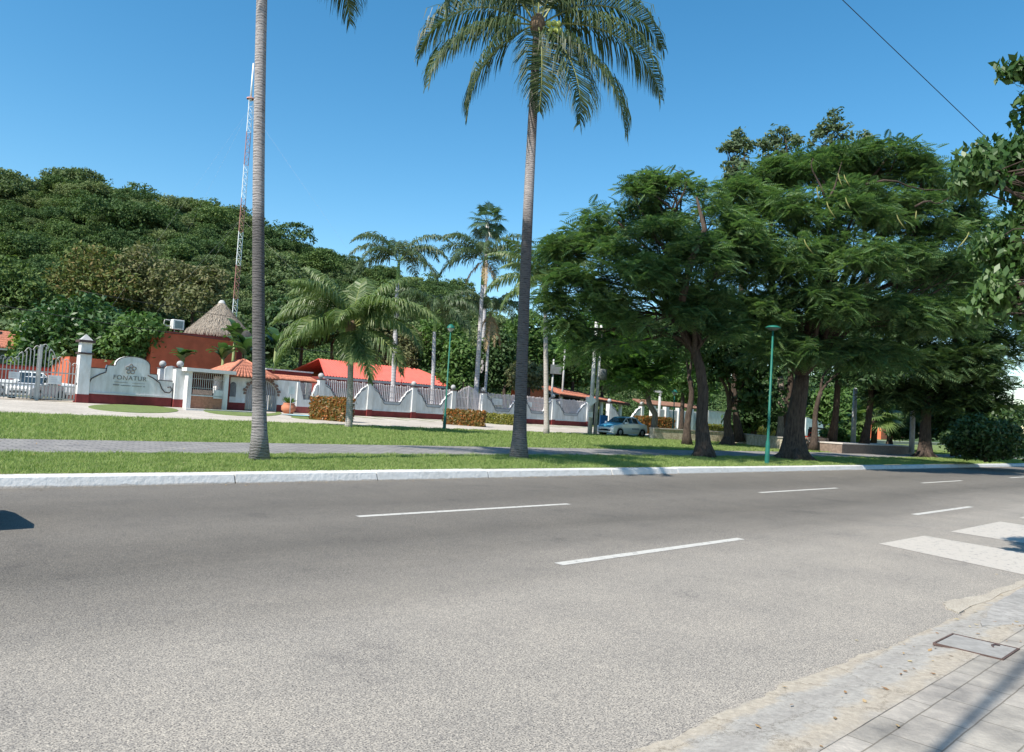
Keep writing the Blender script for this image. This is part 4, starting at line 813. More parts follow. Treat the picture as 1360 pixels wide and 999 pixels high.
rw = empty('red_yard_wall', R(SW(-20, 66), 66), ROT, 'low red wall at the back of the yard behind the pickup', 'wall'); MB().box(0, SW(130, 66) - SW(-20, 66), 0, .2, -.1, 2.2).build('panel', mat('coral_wall', (.5, .1, .07), .85, .2), rw); MB().box(-.03, SW(130, 66) - SW(-20, 66) + .03, -.05, .25, 2.2, 2.3).build('coping', dkred_wall, rw)
# ---- right: orange kiosk, tank, open tile roof shelter
tk = 60.; sk = SW(702, tk); k_ = empty('orange_kiosk', R(sk, tk), ROT, 'small orange stucco kiosk roof showing above the wall right of the thick palm trunk', 'kiosk'); wk = SW(727, tk) - sk
zk = HZ(715, 517, tk) - ZW; MB().box(0, wk, 0, 3, 0, zk - .15).build('wall', mat('orange_stucco', (.62, .17, .08), .85, .15), k_); MB().box(-.15, wk + .15, -.15, 3.1, zk - .15, zk + .03).build('roof_slab', mat('orange_stucco', (.62, .17, .08)), k_)
sk2 = SW(717, 66); zt2 = HZ(730, 520, 66) - ZW; t_ = empty('white_shed', R(sk2, 66), ROT, 'white metal shed top between the orange kiosk and the tiled shelter', 'shed'); wk2 = SW(743, 66) - sk2
MB().prism([(0, 0), (wk2, 0), (wk2, zt2 + .6), (wk2 * .25, zt2 + .95), (0, zt2 + .8)], 0, 3).build('panel', mat('pale_blue_metal', (.55, .6, .66), .4, .08), t_); MB().box(-.05, wk2 + .05, -.04, 0, zt2 + .05, zt2 + .15).build('rim', conc_grey, t_)
ts = 58.; ss0, ss1 = SW(742, ts), SW(836, ts); sh_ = empty('tiled_shelter', R(ss0, ts), ROT, 'open shelter with dark interior and sloping orange tile roof right of the boundary wall', 'shelter'); Ls = ss1 - ss0
z0_ = HZ(742, 520, ts) - ZW; z1_ = HZ(833, 534, ts) - ZW; ze = min(z0_, z1_) - .1
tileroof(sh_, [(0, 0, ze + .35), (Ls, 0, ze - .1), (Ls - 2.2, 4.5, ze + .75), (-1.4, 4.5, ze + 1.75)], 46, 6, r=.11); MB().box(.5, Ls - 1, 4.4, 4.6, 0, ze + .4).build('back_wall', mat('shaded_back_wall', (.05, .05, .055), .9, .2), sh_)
for k in range(4): MB().box(.6 + k * (Ls - 2) / 3, .9 + k * (Ls - 2) / 3, .4, .7, 0, ze + .1).build('post', white_wall, sh_)
MB().bar((0, .05, ze + .22), (Ls, .05, ze - .24), .12, .2).build('beam', mat('dark_wood', (.08, .04, .03), .8, .2), sh_)
# white fence with tiled coping, far right of the car
tf = 52.; sf0, sf1 = SW(866, tf), SW(932, tf); wf = empty('white_slat_fence', R(sf0, tf), ROT, 'white slatted fence with square posts under a brown tile coping right of the car', 'fence'); Lf = sf1 - sf0; nb = 4
for k in range(nb + 1): MB().box(Lf * k / nb - .3, Lf * k / nb + .3, -.25, .25, 0, 2.75).build('post', white_wall, wf)
for k in range(nb):
    mb = MB(); x = Lf * k / nb + .32
    while x < Lf * (k + 1) / nb - .3: mb.box(x, x + .13, -.05, .0, .1, 2.45); x += .2
    mb.box(Lf * k / nb + .3, Lf * (k + 1) / nb - .3, .02, .06, .1, 2.4).build('slat_panel', white_wall, wf)
tileroof(wf, [(-1, .8, 2.9), (Lf + 1, .8, 2.9), (Lf + 1, 2.2, 3.4), (-1, 2.2, 3.4)], 60, 3, mat('brown_tile', (.24, .13, .09), .9, .3, 5), 'tile_coping')
def plainwall(pxa, pxb, t, h, label, m=white_wall, name='white_wall'):
    a, b_ = SW(pxa, t), SW(pxb, t); o = empty(name, R(a, t), ROT, label, 'wall'); MB().box(0, b_ - a, 0, .2, -.1, h).build('panel', m, o); MB().box(-.03, b_ - a + .03, -.04, .24, h, h + .1).build('coping', conc_grey, o); return o
plainwall(940, 966, 50, 2.6, 'plain white wall piece between the two forked tree trunks'); plainwall(1070, 1128, 62, 3.2, 'long white wall seen right of the thickest trunk')
# ================================================================== PARK RIGHT: stone walls and planters
stone_m = ground_mat('rubble_stone', (.36, .30, .22), (.60, .54, .42), 3.2, 9, .6, .9)
def lowwall(name, label, pa, pb, h, th=.45, cap=True, m=stone_m, capm=None):
    A, B = G(*pa), G(*pb); d = B - A; L = math.hypot(d[0], d[1]); rz = math.atan2(d[1], d[0]); z = min(A[2], B[2]); o = empty(name, (A[0], A[1], z), rz, label, 'low wall', 'low stone walls of the park')
    mb = MB(); mb.box(0, L, 0, th, -.2, h + abs(A[2] - B[2])); mb.build('masonry', m, o)
    if cap: MB().box(-.04, L + .04, -.05, th + .05, h + abs(A[2] - B[2]), h + abs(A[2] - B[2]) + .07).build('coping', capm or mat('worn_coping', (.40, .36, .32), .9, .2, 3), o)
lowwall('stone_wall', 'sunlit tan rubble wall between the slim trunk and the green lamp post', (968, 588), (1046, 599), .72)
lowwall('stone_wall', 'shaded rubble wall from the leaning small tree to the forked trunk', (868, 583.5), (966, 588), .75, m=stone_m)
lowwall('stone_planter', 'low brown planter wall with pale coping in front of the fan palm', (1118, 602.5), (1212, 604), .62, 2.2, m=mat('brown_planter', (.20, .15, .12), .9, .3, 6), capm=mat('pale_coping', (.55, .5, .45), .8, .1))
lowwall('stone_planter', 'round shouldered brown planter right of the thickest trunk', (1073, 598), (1100, 599), .9, 1.2, False, mat('brown_planter', (.22, .16, .13), .9, .3, 6))
lowwall('stone_wall', 'long low pale kerb wall behind the fan palm', (1095, 588), (1290, 592), .25, .5, capm=mat('pale_coping', (.55, .5, .45)))
# hedges
orange_leaf = leafmat('croton_leaf', (.09, .10, .02), (.22, .12, .03), (.52, .13, .03), 3, .3)
yellow_leaf = leafmat('golden_leaf', (.10, .12, .02), (.2, .19, .03), (.3, .26, .05), 3, .3)
def hedge(label, pa, pb, h, m1, w=1.1, group='clipped hedges', n=2600, seed=1):
    A, B = G(*pa), G(*pb); d = B - A; L = math.hypot(d[0], d[1]); rz = math.atan2(d[1], d[0]); o = empty('hedge', (A[0], A[1], A[2]), rz, label, 'hedge', group); rg = np.random.default_rng(seed)
    f = rg.choice(3, n, p=[.55, .3, .15]); P = np.stack([rg.uniform(0, L, n), rg.uniform(0, w, n), rg.uniform(0, h, n)], 1)
    P[f == 0, 1] = 0; P[f == 1, 2] = h; e_ = rg.random(n) < .5; P[(f == 2) & e_, 0] = 0; P[(f == 2) & ~e_, 0] = L; P += rg.normal(size=(n, 3)) * .05
    N_ = np.zeros((n, 3)); N_[f == 0, 1] = -1; N_[f == 1, 2] = 1; N_[(f == 2), 0] = np.where(e_[f == 2], -1, 1); N_ = unit(N_ + rdir(n, rg) * .7); A_ = unit(np.cross(N_, rdir(n, rg))); B_ = np.cross(N_, A_); s = rg.uniform(.06, .13, n)
    link('foliage', quads_mesh('foliage', leaf_quads(P, A_, B_, s, s * .5)), m1, o); MB().box(.12, L - .12, .12, w - .12, -.05, h - .12).build('woody_core', mat('hedge_core', (.03, .04, .015), .9, .3), o)
hedge('orange and green clipped hedge in front of the first curved wall bay', (411, 557), (459, 561), 1.35, orange_leaf, seed=1)
hedge('orange and green clipped hedge in front of the arched slat gate', (589, 563.5), (641, 567.5), 1.05, orange_leaf, seed=2)
hedge('low yellowish hedge just right of the gate hedge, behind the palm trunk', (644, 562), (690, 566), .8, yellow_leaf, seed=3)
hedge('red orange clipped hedge behind the small leaning tree', (852, 576), (895, 578), 1.5, orange_leaf, n=3500, seed=4)
hedge('long yellow green hedge behind the stone wall', (941, 579.5), (1030, 582), 1.15, yellow_leaf, n=6000, seed=5)
# ================================================================== POLES AND LAMPS
def lamp(px, py, h, label, group='green park lamps', flat=False):
    p = G(px, py); o = empty('street_lamp', p, 0, label, 'street lamp', group)
    MB().tube([(0, 0, -.1), (0, 0, .02), (0, 0, .9), (0, 0, 1.0), (0, 0, h)], [.11, .10, .085, .055, .035], 12).build('pole', green_pole, o); MB().lathe([(.2, -.02), (.2, .03), (.001, .031)], (0, 0, 0), 14).build('base_plate', green_pole, o)
    if flat:
        MB().lathe([(.02, .12), (.2, .09), (.3, .03), (.31, 0), (.05, 0)], (0, 0, h), 18).build('dome', green_pole, o); MB().lathe([(.05, -.1), (.2, -.05), (.26, -.005)], (0, 0, h), 16).build('globe', mat('smoked_globe', (.12, .14, .13), .3, .05), o); return o
    MB().lathe([(.02, .36), (.08, .34), (.18, .26), (.24, .13), (.25, .10), (.22, .10)], (0, 0, h), 18).build('dome', green_pole, o)
    MB().lathe([(.05, -.1), (.11, -.04), (.18, .05), (.2, .10)], (0, 0, h), 16).build('globe', mat('frosted_globe', (.6, .62, .6), .3, .05), o); return o
lamp(590, 570.5, 6.0, 'green lamp post with domed head standing on the lawn left of centre'); lamp(1018.5, 617.5, 5.5, 'green lamp post standing by the kerb in front of the big dark trees', flat=True)
lamp(893, 581, 3.6, 'distant thin green lamp post in front of the white slat fence')
p = PD(874, 575, 78); o = empty('area_light', (p[0], p[1], .65), .3, 'grey post with flat horizontal lamp arm above the small leaning tree', 'lamp post'); MB().tube([(0, 0, 0), (0, 0, 3.9)], [.16, .13], 10).build('pole', conc_grey, o); MB().box(-1.4, .15, -.15, .15, 3.9, 4.1).build('lamp_arm', conc_grey, o)
p = G(783, 577.5); up = empty('utility_pole', p, 0, 'twin grey concrete utility pole beside the blue and white car', 'utility pole')
MB().tube([(0, 0, -.2), (.05, 0, 8.2)], [.17, .12], 12).build('pole', conc_grey, up); MB().tube([(.42, .3, -.2), (.45, .3, 8.0)], [.13, .1], 10).build('second_pole', conc_grey, up)
MB().lathe([(.001, 0), (.3, .02), (.3, .8), (.001, .82)], (.75, .3, 4.0), 14).build('coil_box', mat('grey_drum', (.12, .13, .13), .6, .2), up); MB().bar((-1., .1, 7.6), (1.4, .1, 7.6), .12).build('cross_arm', mat('dark_wood', (.08, .04, .03)), up)
sgn = empty('diamond_sign', p + (-.05, -.22, 0), 0, 'white diamond sign board on the twin utility pole', 'sign'); MB().prism([(-.42, 2.45), (0, 2.03), (.42, 2.45), (0, 2.87)], -.02, .0).build('plate', white_wall, sgn)
sgn = empty('meter_box', p + (-.05, -.22, 0), 0, 'small white box low on the twin utility pole', 'box'); MB().box(-.16, .16, -.12, .03, 1.25, 1.65).build('casing', white_wall, sgn); MB().box(-.18, .18, -.13, .04, 1.65, 1.69).build('cap', conc_grey, sgn)
for px, py, top, d, lab in ((733, 520, 485, 84, 'slim grey pole with a cluster of equipment behind the white shed'), (747, 520, 455, 88, 'tall thin pale pole behind the tiled shelter')):
    a, b_ = PD(px, py, d), PD(px, top, d); o = empty('thin_pole', (a[0], a[1], .65), 0, lab, 'pole'); MB().tube([(0, 0, 0), (0, 0, b_[2])], [.13, .09], 8).build('shaft', conc_grey, o)
    if d == 84: MB().box(-.3, .9, -.3, .3, b_[2] - 1.6, b_[2] - .6).build('transformer', mat('grey_drum', (.12, .13, .13)), o)
# radio mast
db = 96.; pb_, pt_ = PD(311, 412, db), PD(331, 132, db); ptip = PD(333, 84, db); mx_ = pb_[0]; my = db
mast = empty('radio_mast', (pb_[0], db, 1.), 0, 'very tall thin lattice radio mast in red and white bands behind the thatch', 'radio mast'); top_ = pt_[2] - 1.; nsec = 42; hs = top_ / nsec; wl = .34
tri = [(wl * math.cos(a), wl * math.sin(a)) for a in (.3, 2.394, 4.488)]; dxm = 0
band = lambda z: 0 if (z / top_ * 9.0) % 2 < 1 else 1
mm_ = [mat('mast_white', (.78, .8, .8), .5, .05), mat('mast_red', (.42, .20, .17), .7, .1)]
for b_i in range(9):
    mb = MB(); za, zb = top_ * b_i / 9, top_ * (b_i + 1) / 9; k = 5; dz = (zb - za) / k
    for i in range(3): mb.bar((*tri[i], za), (*tri[i], zb), .055)
    for j in range(k):
        for i in range(3):
            a, b2 = tri[i], tri[(i + 1) % 3]; z = za + j * dz; mb.bar((*a, z), (*b2, z + dz), .028); mb.bar((*a, z), (*b2, z), .024)
    mb.build('lattice_section', mm_[b_i % 2], mast)
MB().tube([(0, 0, top_ - .2), (0, 0, ptip[2] - 1)], [.14, .09], 8).build('antenna', mm_[0], mast); MB().lathe([(.5, 0), (.5, .15), (.1, .15)], (0, 0, top_), 12).build('top_ring', mm_[1], mast)
for az_ in (.4, 2.5, 4.6):
    for zf, rf in ((.97, 26), (.6, 20)): MB().tube([(0, 0, top_ * zf), (rf * math.cos(az_), rf * math.sin(az_), 6)], .004, 4).build('guy_wire', iron_w, mast)
# cables
def cable(label, a, b_, r, sag=0., name='cable', m=None, grp='overhead cables'):
    a = np.array(a); b_ = np.array(b_); n = 14; c_ = a; pts = [(b_ - a) * u - np.array([0, 0, sag * 4 * u * (1 - u)]) for u in np.linspace(0, 1, n)]
    o = MB().tube(pts, r, 5).build(name, m or mat('black_cable', (.02, .02, .02), .6, .1), None, a); tag(o, label, 'cable', grp)
cable('black overhead cable crossing the far left foliage above the gate', PD(-60, 395, 50), PD(560, 478, 66), .022, .5)
cable('black overhead cable running across the thatched roof', PD(105, 386, 52), PD(520, 447, 66), .018, .3)
# near-side pole behind the viewer, whose shadow lies on the sidewalk, and its service cable
sp_, tp_ = -1.5, 1.03; ppx, ppy = xy(sp_, tp_); nP = np.cross(ray(1118, 0), ray(1310, 183)); hp = EYE - (nP[0] * ppx + nP[1] * ppy) / nP[2]; print('cable pole height', hp)
pole = empty('street_pole', (ppx, ppy, .05), 0, 'round grey pole behind the viewer whose long shadow lies on the sidewalk', 'pole'); MB().tube([(0, 0, -.1), (0, 0, 11.)], [.045, .03], 12).build('shaft', conc_grey, pole); MB().ball((0, 0, 11.03), .06).build('cap', conc_grey, pole)
cable('single thin black cable crossing the sky at top right into the leafy branch', PD(1316, 189, 12), PD(900, -210, 9), .006, 0.)
# ================================================================== VEHICLES
rubber = mat('tyre_rubber', (.02, .02, .02), .85, .2); rim_m = mat('alloy_rim', (.45, .46, .48), .35, .1, metal=.6); dglass = glassmat('dark_glass')
def vehicle(name, label, cat, loc, rz, secs, paint, top_paint, wheels, wr, glass_spans, group=None, bed=None, plates=True, mirrors=None):
    """secs: (x, half width, z low, z shoulder, z top, half width top, is_roof) from nose to tail"""
    root = empty(name, loc, rz, label, cat, group); mb = MB(); rings = []
    for (x, w, z0, zs, z_t, wt, rf) in secs: rings.append([(x, -w * .94, z0), (x, -w, z0 + .18), (x, -w * 1.0, (z0 + zs) / 2 + .06), (x, -w * .985, zs), (x, -wt, z_t - .03), (x, -wt * .8, z_t), (x, wt * .8, z_t), (x, wt, z_t - .03), (x, w * .985, zs), (x, w, (z0 + zs) / 2 + .06), (x, w, z0 + .18), (x, w * .94, z0)])
    n = 12; vs = [p for r in rings for p in r]; fs = []; ms = []
    for i in range(len(rings) - 1):
        for k in range(n):
            fs.append((i * n + k, i * n + (k + 1) % n, (i + 1) * n + (k + 1) % n, (i + 1) * n + k)); ms.append(1 if 4 <= k <= 6 and secs[i][6] in (1, 2) else 0)
    fs.append(tuple(range(n))); ms.append(0); fs.append(tuple(reversed(range((len(rings) - 1) * n, len(rings) * n)))); ms.append(0)
    for f, m_ in zip(fs, ms): mb.add([vs[i] for i in f], [tuple(range(len(f)))], m_)
    body = mb.build('body', [paint, top_paint], root)
    for kind, i, j in glass_spans:
        A, B = rings[i], rings[j]; lerp = lambda p, q, t: tuple(np.array(p) + (np.array(q) - np.array(p)) * t)
        if kind == 'side':
            for sgn, (lo_, hi_) in ((-1, (3, 4)), (1, (8, 7))):
                off = np.array([0, sgn * .012, .004]); q = [lerp(lerp(A[lo_], B[lo_], .06), lerp(A[hi_], B[hi_], .06), .1), lerp(lerp(A[lo_], B[lo_], .94), lerp(A[hi_], B[hi_], .94), .1), lerp(lerp(A[lo_], B[lo_], .94), lerp(A[hi_], B[hi_], .94), .9), lerp(lerp(A[lo_], B[lo_], .06), lerp(A[hi_], B[hi_], .06), .9)]
                MB().add([np.array(v) + off for v in q], [(0, 1, 2, 3)] if sgn < 0 else [(3, 2, 1, 0)]).build('side_window', dglass, root)
        else:
            up_ = 1 if A[5][2] < B[5][2] else -1; off = np.array([-.015 if kind == 'front' else .015, 0, .02]); q = [lerp(A[4], B[4], .08), lerp(A[7], B[7], .08), lerp(A[7], B[7], .92), lerp(A[4], B[4], .92)]
            MB().add([np.array(v) + off for v in q], [(0, 1, 2, 3)]).build('windshield' if kind == 'front' else 'rear_window', dglass, root)
    for (x, y) in wheels:
        s_ = 1 if y > 0 else -1; wh = MB().lathe([(wr * .55, -.1), (wr * .95, -.11), (wr, -.07), (wr, .07), (wr * .95, .11), (wr * .55, .1)], (x, y, wr), 20, axis='y').build('wheel', rubber, root)
        MB().lathe([(.001, s_ * .085), (wr * .2, s_ * .095), (wr * .62, s_ * .088), (wr * .62, s_ * .0)], (x, y, wr), 16, axis='y').build('rim', rim_m, wh)
        MB().lathe([(wr * 1.16, s_ * .0 - .1), (wr * 1.16, .1)], (x, y, wr), 18, axis='y').build('wheel_arch', black_m, root)
    x0, w0, zl0, zs0 = secs[0][:4]
    for s_ in (-1, 1):
        MB().add([(x0 + .02, s_ * (w0 - .4), zs0 - .2), (x0 + .0, s_ * (w0 - .02), zs0 - .18), (x0 + .3, s_ * (secs[1][1] + .012), secs[1][3] - .1), (x0 + .3, s_ * (secs[1][1] + .012), secs[1][3] - .0), (x0 - .01, s_ * (w0 - .05), zs0 + .0), (x0 + .0, s_ * (w0 - .4), zs0 - .02)], [(0, 1, 4, 5), (1, 2, 3, 4)]).build('headlight', glassmat('lamp_glass', (.5, .52, .55)), root)
    MB().box(x0 - .03, x0 + .1, -w0 * .8, w0 * .8, zl0 + .1, zl0 + .2).build('bumper_grille', black_m, root); MB().box(x0 - .025, x0 + .1, -w0 * .45, w0 * .45, zs0 - .17, zs0 - .07).build('grille', black_m, root)
    if mirrors:
        for s_ in (-1, 1): MB().box(mirrors[0] - .05, mirrors[0] + .12, s_ * mirrors[1] - .11, s_ * mirrors[1] + .11, mirrors[2] - .08, mirrors[2] + .08).build('mirror', paint, root, bevel=.03)
    return root
def paintm(n, c): 
    m = mat(n, c, .3, .03, 2, spec=.5); m.node_tree.nodes['Principled BSDF'].inputs['Coat Weight'].default_value = .6; return m
sedan = [(-2.1, .66, .28, .58, .64, .5, 1), (-2.0, .8, .22, .7, .78, .62, 1), (-1.3, .84, .2, .84, .92, .7, 1), (-1.0, .84, .2, .87, .97, .72, 2), (-.35, .84, .2, .92, 1.42, .56, 2), (.2, .84, .2, .93, 1.46, .58, 2), (.85, .84, .2, .94, 1.42, .56, 2), (1.5, .83, .22, .95, 1.03, .62, 0), (1.95, .8, .26, .9, .98, .6, 0), (2.15, .7, .3, .7, .76, .55, 0)]
white_p = paintm('white_car_paint', (.72, .73, .73)); blue_p = paintm('blue_car_paint', (.04, .24, .36)); silver_p = paintm('silver_car_paint', (.45, .46, .48))
gl = [('front', 3, 4), ('side', 3, 4), ('side', 4, 5), ('side', 5, 6), ('side', 6, 7), ('rear', 6, 7)]
pc = G(826, 579.5); taxi = vehicle('sedan_car', 'white sedan with blue bonnet and roof parked on the pale driveway', 'car', pc, ROT, sedan, white_p, blue_p, [(-1.3, -.76), (-1.3, .76), (1.35, -.76), (1.35, .76)], .31, gl, mirrors=(-.8, .93, .98))
MB().box(.05, .95, -.858, -.852, .52, .66).build('door_lettering', mat('grey_decal', (.3, .33, .38), .6, .5, 20), taxi)
bs = empty('blue_panel', G(801, 576.5), ROT, 'small blue panel standing left of the sedan', 'panel'); MB().box(-.45, .45, -.03, .03, .35, 1.45).build('board', mat('flat_blue', (.03, .2, .5), .6, .1), bs); MB().box(-.4, -.34, -.02, .02, -.05, .36).build('leg', conc_grey, bs); MB().box(.34, .4, -.02, .02, -.05, .36).build('leg', conc_grey, bs)
pick = [(-2.6, .78, .4, .9, .98, .66, 0), (-2.5, .88, .36, 1.0, 1.08, .74, 0), (-1.5, .9, .35, 1.08, 1.16, .78, 0), (-1.2, .9, .35, 1.1, 1.2, .78, 0), (-.65, .9, .35, 1.12, 1.74, .66, 0), (.0, .9, .35, 1.12, 1.78, .68, 0), (.75, .9, .35, 1.12, 1.76, .68, 0), (.95, .9, .35, 1.12, 1.2, .86, 0), (1.05, .9, .38, 1.1, 1.14, .88, 0), (2.6, .9, .42, 1.1, 1.14, .88, 0), (2.66, .88, .45, 1.08, 1.12, .86, 0)]
pp = (*xy(SW(44, 60), 60), .66); vehicle('pickup_truck', 'white pickup truck parked in the yard behind the barred gate', 'pickup truck', pp, ROT + 2.75, pick, white_p, white_p, [(-1.7, -.8), (-1.7, .8), (1.7, -.8), (1.7, .8)], .38, [('front', 3, 4), ('side', 3, 4), ('side', 4, 5), ('side', 5, 6), ('rear', 6, 7)], mirrors=(-.9, 1.02, 1.2))
pp = (*xy(SW(49, 55.8), 55.8), .66); vehicle('sedan_car', 'silver car parked nearest behind the barred gate', 'car', pp, ROT + .9, sedan, silver_p, silver_p, [(-1.3, -.76), (-1.3, .76), (1.35, -.76), (1.35, .76)], .31, gl, mirrors=(-.8, .93, .98))
# passing car just outside the left edge: its shadow lies on the road
vehicle('sedan_car', 'grey car on the road at the left edge that throws the dark rounded shadow', 'car', (*xy(-.22, 11.1), 0.002), ROT + math.pi, sedan, silver_p, silver_p, [(-1.3, -.76), (-1.3, .76), (1.35, -.76), (1.35, .76)], .31, gl)
# signs on gate and fence
def signb(px0, py0, px1, py1, t, label, m=white_wall):
    s_a, s_b = SW(px0, t), SW(px1, t); z1, z0 = HZ(px0, py0, t), HZ(px1, py1, t); o = empty('sign_board', (*xy(s_a, t), min(z0, z1)), ROT, label, 'sign', 'white boards hung on gates and railings'); w, h = s_b - s_a, abs(z1 - z0)
    MB().box(0, w, -.03, 0, 0, h).build('board', m, o, bevel=.004); mb = MB()
    for k in range(3): mb.box(w * .2, w * (.8 - .1 * k), -.036, -.032, h * (.25 + .22 * k), h * (.25 + .22 * k) + .03)
    mb.build('faded_print', mat('faint_print', (.45, .47, .5), .8, .2), o)
signb(10, 493, 25, 503.5, TW - .08, 'white board on the left leaf of the barred gate'); signb(63, 498, 80, 511, TW - .08, 'white board on the right leaf of the barred gate'); signb(653, 529, 666, 538.5, TW + .02, 'white board on the slat railing just left of the thick palm trunk'); signb(699, 534, 706, 541, TW + .02, 'small white board on the slat railing right of the thick palm trunk')
# potted plant and small post sign
p = (*xy(SW(384, 49.8), 49.8), .62); o = empty('potted_plant', p, 0, 'round terracotta pot with a small green plant in front of the lattice bay', 'potted plant'); MB().lathe([(.001, 0), (.3, 0), (.5, .25), (.5, .5), (.36, .68), (.42, .74), (.34, .74), (.3, .6)], (0, 0, 0), 18).build('pot', mat('terracotta_pot', (.5, .19, .11), .8, .15), o)
rg = np.random.default_rng(9); n = 160; a = rg.uniform(0, 6.28, n); D_ = unit(np.stack([np.cos(a), np.sin(a), rg.uniform(.3, 1.6, n)], 1)); P = np.array([0, 0, .7]) + D_ * rg.uniform(.15, .5, n)[:, None]; link('foliage', quads_mesh('foliage', leaf_quads(P, D_, unit(np.cross(D_, rdir(n, rg))), np.full(n, .16), np.full(n, .03))), mid_leaf, o)
p = (*xy(SW(386, 47.8), 47.8), .6); o = empty('post_sign', p, ROT, 'thin white post sign standing at the edge of the blue parking mark', 'sign'); MB().tube([(0, 0, -.05), (0, 0, 1.9)], .03, 8).build('post', iron_w, o); MB().box(-.22, .22, -.03, -.015, 1.4, 1.9).build('plate', white_wall, o)
# ================================================================== PALMS
rg = np.random.default_rng(33)
tall_bark_l = palmbark('tall_palm_bark_left', (.40, .37, .35), (.11, .10, .10), [(0, .72), (1.1, .7), (1.8, .36), (5.5, .32), (6.1, .9), (12, 1.0)])  # low factors paint a cast shadow into the bark at mid stem
tall_bark_r = palmbark('tall_palm_bark_right', (.42, .38, .36), (.10, .09, .09), [(0, .7), (.9, .34), (7.4, .32), (8.6, .9), (9.8, .95), (10.8, .45)])  # cast shade painted into the bark colour over the lower stem
b0 = G(345, 611); t0 = PD(352, -150, b0[1] + .1)
fr = [(172, 30, 1.75, 1.12), (200, 60, 1.3, .9), (-8, 6, 1.75, 1.42), (-15, 20, 1.9, 1.38), (12, 58, 1.5, .95), (-40, 35, 1.5, .9), (-62, 45, 1.4, 1), (-90, 40, 1.4, .9), (-120, 45, 1.4, 1), (150, 60, 1.4, 1), (100, 40, 1.5, 1), (75, 50, 1.5, 1), (45, 40, 1.6, 1), (60, 10, 1.6, .9), (20, 65, 1.2, .9), (-75, 65, 1.2, .9), (180, 68, 1.2, .9), (235, 60, 1.3, 1), (130, 45, 1.4, .9)]
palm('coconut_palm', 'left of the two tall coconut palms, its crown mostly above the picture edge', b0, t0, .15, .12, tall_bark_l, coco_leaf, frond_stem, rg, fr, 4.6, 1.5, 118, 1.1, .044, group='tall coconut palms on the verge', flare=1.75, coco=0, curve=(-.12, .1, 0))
b0 = G(689, 609); t0 = PD(714, 34, b0[1] + .2)
fr = [(180, 30, 2.0, 1.08), (192, -2, 1.45, 1.05), (210, -34, 1.0, 1.0), (-78, -52, .9, .8), (-40, -40, .95, .98), (-16, -26, 1.05, 1.15), (-3, 10, 1.6, 1.18), (8, 42, 1.9, 1.12), (165, 62, 1.5, 1), (25, 66, 1.3, 1), (-120, 62, 1.1, .95), (90, 72, .9, .9), (-40, 74, .9, .9)]
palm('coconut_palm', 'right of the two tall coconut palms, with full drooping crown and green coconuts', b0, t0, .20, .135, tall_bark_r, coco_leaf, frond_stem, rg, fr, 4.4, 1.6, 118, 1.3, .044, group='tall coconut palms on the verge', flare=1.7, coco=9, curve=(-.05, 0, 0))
pale_bark = palmbark('pale_palm_bark', (.50, .45, .40), (.2, .17, .15), [(0, .95), (8, 1.), (16, 1.)], 3.2)
coco_leaf2 = leafmat('lawn_palm_leaf', (.075, .13, .048), (.16, .225, .08), (.27, .31, .13), .6, .42, .4, .35)
b0 = G(463, 568); t0 = PD(466, 436, b0[1])
fr = [(178, 38, 1.55, .98), (196, 2, 1.45, 1.0), (160, 60, 1.5, 1.05), (215, 60, 1.3, .95), (-8, 30, 1.9, 1.0), (-20, -5, 1.3, .9), (5, 50, 1.7, 1.1), (-75, -35, .6, .55), (-50, -28, 1.0, .8), (90, 70, 1.0, 1.0), (20, 72, 1.25, 1.05), (155, 74, 1.2, 1.05), (172, 52, 1.9, 1.0), (-4, 56, 1.9, 1.0), (-130, 25, 1.7, .8), (-40, 55, 1.7, .9), (60, 40, 1.5, 1), (110, 35, 1.5, 1), (-90, 45, 1.9, .7), (185, 20, 1.6, .9), (230, 64, 1.5, .95)]
palm('coconut_palm', 'short bushy coconut palm on the lawn in front of the curved wall', b0, t0, .16, .15, pale_bark, coco_leaf2, frond_stem, rg, fr, 4.6, 1.3, 104, 1.0, .062, flare=1.35, curve=(.03, 0, 0))
royal_leaf = leafmat('royal_palm_leaf', (.045, .085, .045), (.09, .135, .065), (.15, .185, .09), .6, .35, .45, .3)
smooth_grey = palmbark('smooth_palm_bark', (.50, .48, .47), (.28, .27, .27), [(0, 1), (8, 1), (16, 1)], 1.2)
RF = [(184, 48, 2.1, 1), (168, 68, 1.9, 1.05), (-6, 50, 2.1, 1), (12, 70, 1.9, 1.08), (-45, 30, 2.0, .9), (-88, 52, 2.3, .9), (-135, 35, 2.1, .9), (45, 58, 2.0, 1), (95, 66, 1.9, 1), (135, 45, 2.0, 1), (75, 30, 2.0, .9), (-20, 12, 1.6, .9), (215, 60, 2.0, 1), (196, 10, 1.5, .9)]
def royal(pxb, pyt, pxt, d, label, L=3.6, n=None, shaft=1.2, r=.24, dead=None, seed=0):
    b_ = PD(pxb, 545, d); b_[2] = .65; t_ = PD(pxt, pyt, d); return palm('royal_palm', label, b_, t_, r, r * .72, smooth_grey, royal_leaf, mat('crown_shaft_green', (.16, .26, .08), .4, .1), np.random.default_rng(seed), RF[:n] if n else RF, L * 1.12, 1.2, 84, .9, .075, group='royal palms behind the boundary wall', crownshaft=shaft, flare=1.15, plume=.25, dead=dead)
royal(521, 374, 528, 70, 'royal palm with thick pale trunk rising behind the short coconut palm', 5.0, shaft=1.9, seed=1); royal(574, 440, 577, 68, 'royal palm with slim whitish trunk just left of the domed lamp', 4.2, shaft=1.6, r=.2, seed=2)
